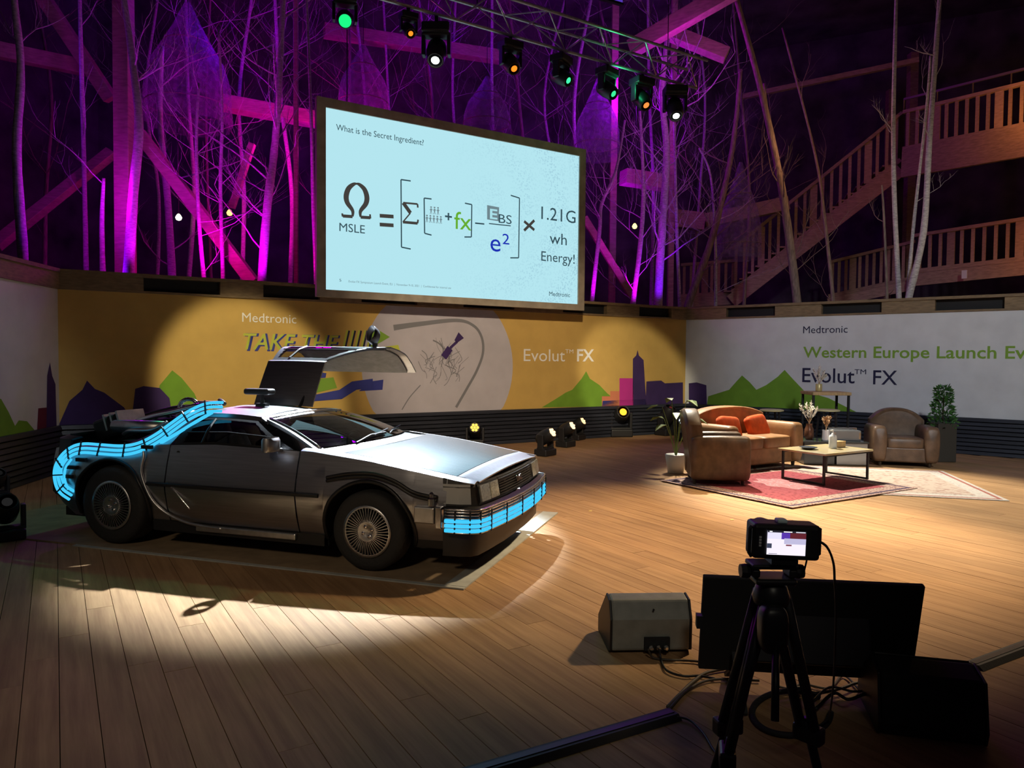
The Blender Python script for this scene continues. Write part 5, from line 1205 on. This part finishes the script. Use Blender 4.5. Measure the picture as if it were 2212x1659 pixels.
lb = balcony('balcony', 'lower timber balcony with slatted railing at the right edge', at_d(1975, 586, 21.2), at_d(2270, 552, 18.5), 1.02, 12, .36)
balcony('balcony', 'upper timber balcony with slatted railing and metal handrail', at_d(1950, 322, 21.4), at_d(2270, 258, 18.5), 1.05, 14, .75, 1.42)
stair = balcony('stair_flight', 'dark timber stair flight climbing to the upper balcony', at_d(1580, 632, 23.0), at_d(1945, 345, 21.6), 1.35, 19, .42, 0, 0)
balcony('balcony', 'dim low landing railing at the foot of the stairs', at_d(1470, 640, 23.6), at_d(1590, 632, 23.2), 1.0, 8, .3, 0, .8)
balcony('balcony', 'dark lower gallery railing behind the pale trunks', at_d(1790, 640, 24), at_d(1975, 600, 22.4), 1.1, 12, .3, 0, .8)
v0 = at_d(1580, 632, 23.0); v1 = at_d(1945, 345, 21.6)
for k in range(20):
    p = (v1 - v0) * ((k + .5) / 20) + UP * -.05; bk = Vector((.1, .99, 0)); o = MB().box((0, .65, 0), (.32, 1.2, .05), math.atan2((v1 - v0).y, (v1 - v0).x)).build('tread', M_TIMB, stair); o.location = p
pn_ = at_d(2070, 596, 20.0); tag(MB().box((0, 0, 0), (.13, .02, .22), -.9).build('notice', mat('white_paper', (.6, .6, .58), .8)), 'small white notice fixed to the lower balcony beam', 'notice').location = pn_ + Vector((-.05, -.35, 0))
for nm, px, d in (('post', 2055, 20.3), ('post', 1990, 23.5)):
    p = at_d(px, 600, d); o = MB().box((0, 0, 4.5), (.25, .25, 9)).build('timber_post', M_TIMB); o.location = (p.x + .6, p.y + 3.4, GZ); tag(o, 'dark timber post carrying the balconies %s' % ('at right' if px > 2000 else 'behind the pale trunks'), 'post', 'timber frame of the hall')

# trees
M_BIRCH = mat('birch_bark', (.40, .36, .35), .8, var=.35, scale=5, stretch=(3, 3, 9), bump=.3, bscale=14)
M_BARK = mat('brown_bark', (.20, .15, .12), .9, var=.4, scale=6, stretch=(6, 6, 1), bump=.4, bscale=18)
TREES = 'bare tree trunks behind the rail'
def wob(a, b, n, amp, rg):
    return [a.lerp(b, i / n) + Vector((rg.uniform(-amp, amp), rg.uniform(-amp, amp), rg.uniform(-amp, amp) * .4)) * (1 if 0 < i < n else 0) for i in range(n + 1)]
def branch_mesh(mb, a, d, L_, r, rg, level=0):
    pts = [a]; p = a.copy(); dd = d.copy(); n = 5
    for i in range(n):
        dd = (dd + Vector((rg.uniform(-.28, .28), rg.uniform(-.28, .28), rg.uniform(-.1, .3)))).normalized(); p = p + dd * (L_ / n); pts.append(p.copy())
    mb.tube(pts, [lerp(r, r * .25, i / n) for i in range(n + 1)], 5 if level == 0 else 3, caps=False)
    if level < 2:
        for k in range(4 if level == 0 else 3):
            i = rg.randint(1, n - 1 if level else n); nd = (dd + Vector((rg.uniform(-1, 1), rg.uniform(-1, 1), rg.uniform(-.3, .7)))).normalized()
            branch_mesh(mb, pts[i], nd, L_ * rg.uniform(.35, .6), r * .42, rg, level + 1)
def tree(label, pts, depth, wpx, nbr, seed, m=None, blen=1.6, from_=.25, taper=.45):
    rg = random.Random(seed); P3 = []
    for i, (x, y) in enumerate(pts): P3.append(at_d(x, y, depth + rg.uniform(-.15, .15) * (i > 0)))
    # root it on the bed and let it rise to the roof
    b = P3[0].copy(); b2 = P3[1] if len(P3) > 1 else b
    foot = Vector((b.x, b.y, GZ)); top = P3[-1]; dirt = (P3[-1] - P3[-2]).normalized()
    if b.z > GZ + .05: P3 = [foot] + P3
    else: P3[0] = foot
    if pts[-1][1] <= 5: P3.append(top + dirt * min(2.5, (13.7 - top.z) / max(dirt.z, .3)))
    P = [Vector(p) for p in bez([tuple(p) for p in P3], 5)]; n = len(P); r0 = wpx * depth / F / 2
    r = empty('birch_tree' if (m or M_BIRCH) is M_BIRCH else 'bare_tree', tuple(foot), 0, label, 'tree', TREES)
    o = MB().tube([p - foot for p in P], [lerp(r0 * 1.08, r0 * taper, i / (n - 1)) * rg.uniform(.94, 1.06) for i in range(n)], 10).build('trunk', m or M_BIRCH, r, smooth=True)
    for k in range(nbr):
        f = rg.uniform(from_, .98); i = int(f * (n - 1)); a = rg.uniform(0, 6.28); d = Vector((math.cos(a), math.sin(a) * .7, rg.uniform(.2, 1.0))).normalized()
        mb = MB(); branch_mesh(mb, P[i] - foot, d, blen * rg.uniform(.5, 1.2), max(.008, r0 * .18), rg); mb.build('branch', m or M_BIRCH, r)
    return r
tree('thick grey-purple trunk at the far left', [(50, 560), (36, 330), (45, 150), (30, -10)], 11.6, 22, 2, 1, from_=.6)
tree('slim dim trunk second from the left', [(186, 590), (180, 300), (172, -5)], 13.5, 12, 4, 2)
tree('brightest magenta birch trunk beside the thick timber post', [(278, 590), (288, 420), (300, 270), (285, 120), (268, -5)], 12.4, 23, 6, 3, from_=.4)
tree('purple trunk behind the diagonal brace', [(372, 605), (362, 430), (346, 260), (350, 100)], 14.9, 19, 6, 4, blen=1.4)
tree('thin trunk lit hot pink at its foot', [(441, 612), (430, 480), (424, 300), (430, 180)], 13.3, 11, 7, 5)
tree('thin straight purple trunk left of the forked birch', [(482, 605), (476, 400), (480, 250), (472, 60)], 13.6, 10, 8, 6)
tree('forked violet birch with spreading branches left of the screen', [(566, 606), (578, 440), (592, 330), (602, 200), (612, -5)], 13.8, 21, 16, 7, blen=2.0, from_=.25)
tree('slender pink trunk touching the screen left edge', [(683, 615), (676, 420), (672, 250), (662, -5)], 13.9, 10, 9, 8, blen=1.6)
tree('short dim stump-like trunk at the left', [(222, 600), (220, 480), (224, 385)], 13.0, 15, 1, 9, from_=.8)
tree('branching pink birch just right of the screen', [(1280, 640), (1295, 500), (1300, 440), (1330, 370), (1350, 260)], 17.2, 10, 12, 10, blen=2.0, from_=.3)
tree('slim bright magenta trunk second right of the screen', [(1368, 650), (1384, 520), (1390, 400), (1382, 240)], 17.6, 13, 12, 11, blen=1.8)
tree('thick bright magenta birch right of the screen', [(1421, 652), (1430, 500), (1440, 330), (1430, 200), (1445, 60)], 18.2, 21, 14, 12, blen=2.4, from_=.3)
tree('thin purple trunk right of the thick magenta birch', [(1468, 655), (1462, 500), (1458, 320), (1452, 150)], 18.8, 9, 10, 13, blen=1.8)
tree('dusky leaning trunk at the change from purple to brown', [(1486, 660), (1530, 540), (1560, 430), (1585, 300), (1600, 150)], 18.5, 18, 12, 14, M_BARK, 2.0)
tree('thin violet sapling beside the dusky leaning trunk', [(1546, 655), (1545, 520), (1535, 380), (1510, 320)], 19.0, 8, 5, 15)
tree('long brown trunk leaning left towards the roof', [(1722, 655), (1700, 480), (1680, 360), (1640, 180), (1590, -5)], 16.4, 19, 6, 16, M_BARK, 1.6, from_=.4)
tree('second slim brown trunk crossing the leaning one', [(1720, 655), (1712, 560), (1670, 330), (1650, 180)], 16.8, 10, 5, 17, M_BARK, 1.4)
tree('dim thin trunk in front of the stairs', [(1800, 655), (1782, 480), (1760, 330), (1690, 60)], 17.5, 9, 6, 18, M_BARK, 1.5)
tree('pale upright birch trunk before the lower balcony', [(1942, 648), (1932, 430), (1930, 250), (1936, -5)], 14.6, 12, 4, 19, None, 1.0, from_=.5)
tree('pale forked birch trunk nearest the right edge', [(1962, 648), (1995, 500), (2008, 300), (2030, -5)], 14.2, 16, 4, 20, None, 1.0, from_=.5)
tree('slim pale stem rising from the forked birch foot', [(1960, 648), (1974, 480), (2000, 250), (2010, 120)], 14.5, 9, 3, 21, None, 1.0, from_=.5)
tree('thin brown stem left of the pale upright birch', [(1916, 640), (1910, 480), (1905, 400)], 15.2, 7, 2, 22, M_BARK, .8)
rg = random.Random(33)
bgx = [(95, 15.5), (330, 17), (405, 16.5), (455, 18), (520, 17.5), (625, 17), (735, 17.5), (800, 18.5), (855, 19), (930, 18), (1000, 20), (1065, 19), (1130, 20.5), (1195, 21), (1250, 20), (1325, 21.5), (1405, 22), (1500, 22), (1610, 21)]
words = ['far left', 'behind the pink brace', 'between brace and stem', 'behind the thin pink stem', 'behind the forked birch', 'near the slim dark post', 'above the slide title', 'left of the white lamp', 'under the white lamp', 'behind the white lamp', 'at the screen middle', 'under the orange lamp', 'left of the green lamp', 'under the green lamp', 'above the screen right corner', 'by the red-magenta beam', 'behind the thick magenta birch', 'behind the dusky trunk', 'behind the brown leaning trunk']
for k, ((x, d), w_) in enumerate(zip(bgx, words)):
    tree('dim slender background tree with fine twigs, ' + w_, [(x + rg.uniform(-10, 10), 640), (x + rg.uniform(-15, 15), 420), (x + rg.uniform(-25, 25), 210), (x + rg.uniform(-35, 35), -5)], d, rg.uniform(7, 11), 13, 100 + k, M_BARK if k % 3 == 0 else None, 2.6, .35, .5)
# gauze lanterns hanging among the trees
def gauze():
    m = bpy.data.materials.new('gauze'); m.use_nodes = True; nt = m.node_tree; N = nt.nodes; L = nt.links; N.remove(N['Principled BSDF'])
    t = N.new('ShaderNodeBsdfTransparent'); d = N.new('ShaderNodeBsdfDiffuse'); d.inputs[0].default_value = (.42, .36, .46, 1); tl_ = N.new('ShaderNodeBsdfTranslucent'); tl_.inputs[0].default_value = (.42, .36, .46, 1)
    a = N.new('ShaderNodeMixShader'); a.inputs[0].default_value = .5; L.new(d.outputs[0], a.inputs[1]); L.new(tl_.outputs[0], a.inputs[2])
    tc = N.new('ShaderNodeTexCoord'); n = N.new('ShaderNodeTexNoise'); n.inputs['Scale'].default_value = 9; n.inputs['Detail'].default_value = 6; L.new(tc.outputs['Object'], n.inputs['Vector'])
    mr = N.new('ShaderNodeMapRange'); mr.inputs[1].default_value = .35; mr.inputs[2].default_value = .7; mr.inputs[3].default_value = .12; mr.inputs[4].default_value = .62; L.new(n.outputs[0], mr.inputs[0])
    mx = N.new('ShaderNodeMixShader'); L.new(mr.outputs[0], mx.inputs[0]); L.new(t.outputs[0], mx.inputs[1]); L.new(a.outputs[0], mx.inputs[2]); L.new(mx.outputs[0], N['Material Output'].inputs[0]); return m
M_GAUZE = gauze()
for k, (px, y0, y1, hwp, d, lb) in enumerate(((785, 95, 245, 52, 15.8, 'bell-shaped gauze lantern above the left half of the screen'), (1052, 165, 285, 50, 17.6, 'bell-shaped gauze lantern above the middle of the screen'), (1292, 170, 340, 48, 18.6, 'pale violet gauze lantern above the screen right corner'), (405, 5, 270, 85, 15.8, 'large gauze lantern hanging over the pink diagonal brace'), (1600, 350, 560, 45, 19.5, 'dusky gauze drape hanging by the leaning brown trunk'))):
    t_ = at_d(px, y0, d); b_ = at_d(px, y1, d); h_ = t_.z - b_.z; rr = hwp * d / F
    r = empty('gauze_lantern', (t_.x, t_.y, b_.z), 0, lb, 'lantern', 'gauze lanterns')
    mb = MB(); rg = random.Random(k); prof = [(rr * .06, h_), (rr * .16, h_ * .93), (rr * .30, h_ * .82), (rr * .55, h_ * .66), (rr * .82, h_ * .50), (rr * .97, h_ * .32), (rr, h_ * .15), (rr * 1.02, 0)]; rows = []
    for i in range(33):
        a = 2 * math.pi * i / 32; q = 1 + .05 * math.sin(9 * a); rows.append([(p * q * math.cos(a), p * q * math.sin(a), z) for p, z in prof])
    mb.grid(rows).build('gauze_skirt', M_GAUZE, r, smooth=True)
    for p, z in ((prof[3][0], prof[3][1]), (prof[6][0], prof[6][1])): MB().tube([(p * math.cos(a), p * math.sin(a), z) for a in [2 * math.pi * i / 28 for i in range(28)]], .010, 5, closed=True).build('hoop', M_BARK, r)
    MB().tube([(0, 0, h_), (0, 0, 13.9 - b_.z)], .008, 5).build('cord', M_DKMET, r)

# purple uplights at the feet of the trunks and washes in the hall, with unseen fills added
def up(px, d, power, col, tilt=(0, .25), ang=70, name='tree_uplight'):
    p = at_d(px, 640, d); p.z = GZ + .2; spot(name, p, p + Vector((tilt[0], tilt[1], 1)), power, col, ang, .9, .08)
for px, d, pw, col, tl_ in ((300, 11.7, 500, MAG, (-.10, .5)), (445, 12.7, 350, MAG, (0, .5)), (540, 13.0, 600, MAG, (.1, .5)), (690, 13.3, 300, PNK, (-.1, .4)), (230, 12.2, 200, VIO, (.2, .5)), (1290, 16.5, 420, MAG, (0, .5)), (1385, 17.0, 500, MAG, (0, .4)), (1440, 17.4, 500, VIO, (-.1, .4)), (480, 15.5, 900, PNK, (.1, .6)), (120, 11.5, 90, VIO, (-.2, .4))):
    up(px, d, pw * .55, col, tl_)
point('violet_wash_mid', at_d(980, 60, 17.5), 90, VIO, .3); point('violet_wash_left', at_d(520, 60, 15.5), 80, VIO, .3); point('violet_wash_right', at_d(1360, 200, 19.0), 170, (.40, 0, 1.0), .3); point('magenta_beams', at_d(1480, 130, 16.5), 70, MAG, .2); point('pink_beam_glow', at_d(640, 330, 15.8), 120, PNK, .2); point('violet_far_left', at_d(60, 130, 13.0), 14, VIO, .2)
point('pink_brace_fill', at_d(450, 520, 13.0), 42, PNK, .1); point('magenta_post_fill', at_d(240, 420, 12.2), 60, MAG, .1)  # unseen point lamps, added to brighten the timber brace and post
spot('violet_back', at_d(700, 520, 17.5), at_d(650, 40, 23), 330, VIO, 120, .9, .4); spot('violet_back_right', at_d(1300, 500, 20), at_d(1250, 60, 26), 450, (.34, 0, 1.0), 120, .9, .4)  # unseen lamps added to make the far wall glow in place of haze
point('amber_upper', at_d(2230, 215, 18.0), 48, (1.0, .38, .08), .2); point('amber_lower', at_d(2240, 520, 17.6), 34, (1.0, .38, .08), .2)
spot('birch_warm', (9.5, 9.5, 3.2), at_d(1975, 400, 14.4), 190, (1.0, .74, .48), 60, .9, .2); point('dim_brown_fill', at_d(1760, 300, 15.6), 45, (1.0, .50, .25), .4)  # the brown point is an unseen fill, added to warm the leaning trunk
for px, py, d, col, lb in ((386, 470, 16.0, (1, .95, .75), 'small white bulb glowing among the left trunks'), (496, 460, 17, (1, .5, .15), 'small amber bulb glowing behind the forked birch'), (1371, 489, 19.5, (1, .85, .25), 'small yellow lamp shade glowing right of the screen')):
    p = at_d(px, py, d); r = empty('hall_bulb', tuple(p), 0, lb, 'bulb'); MB().lathe([(0, -.07), (.05, -.05), (.07, 0), (.045, .05), (.02, .08), (0, .08)], (0, 0, 0), 'Z', 12).build('glass_globe', emis('bulb_%d' % px, col, 2.5), r, smooth=True); MB().tube([(0, 0, .08), (0, 0, 13.9 - p.z)], .006, 5).build('cord', M_DKMET, r)
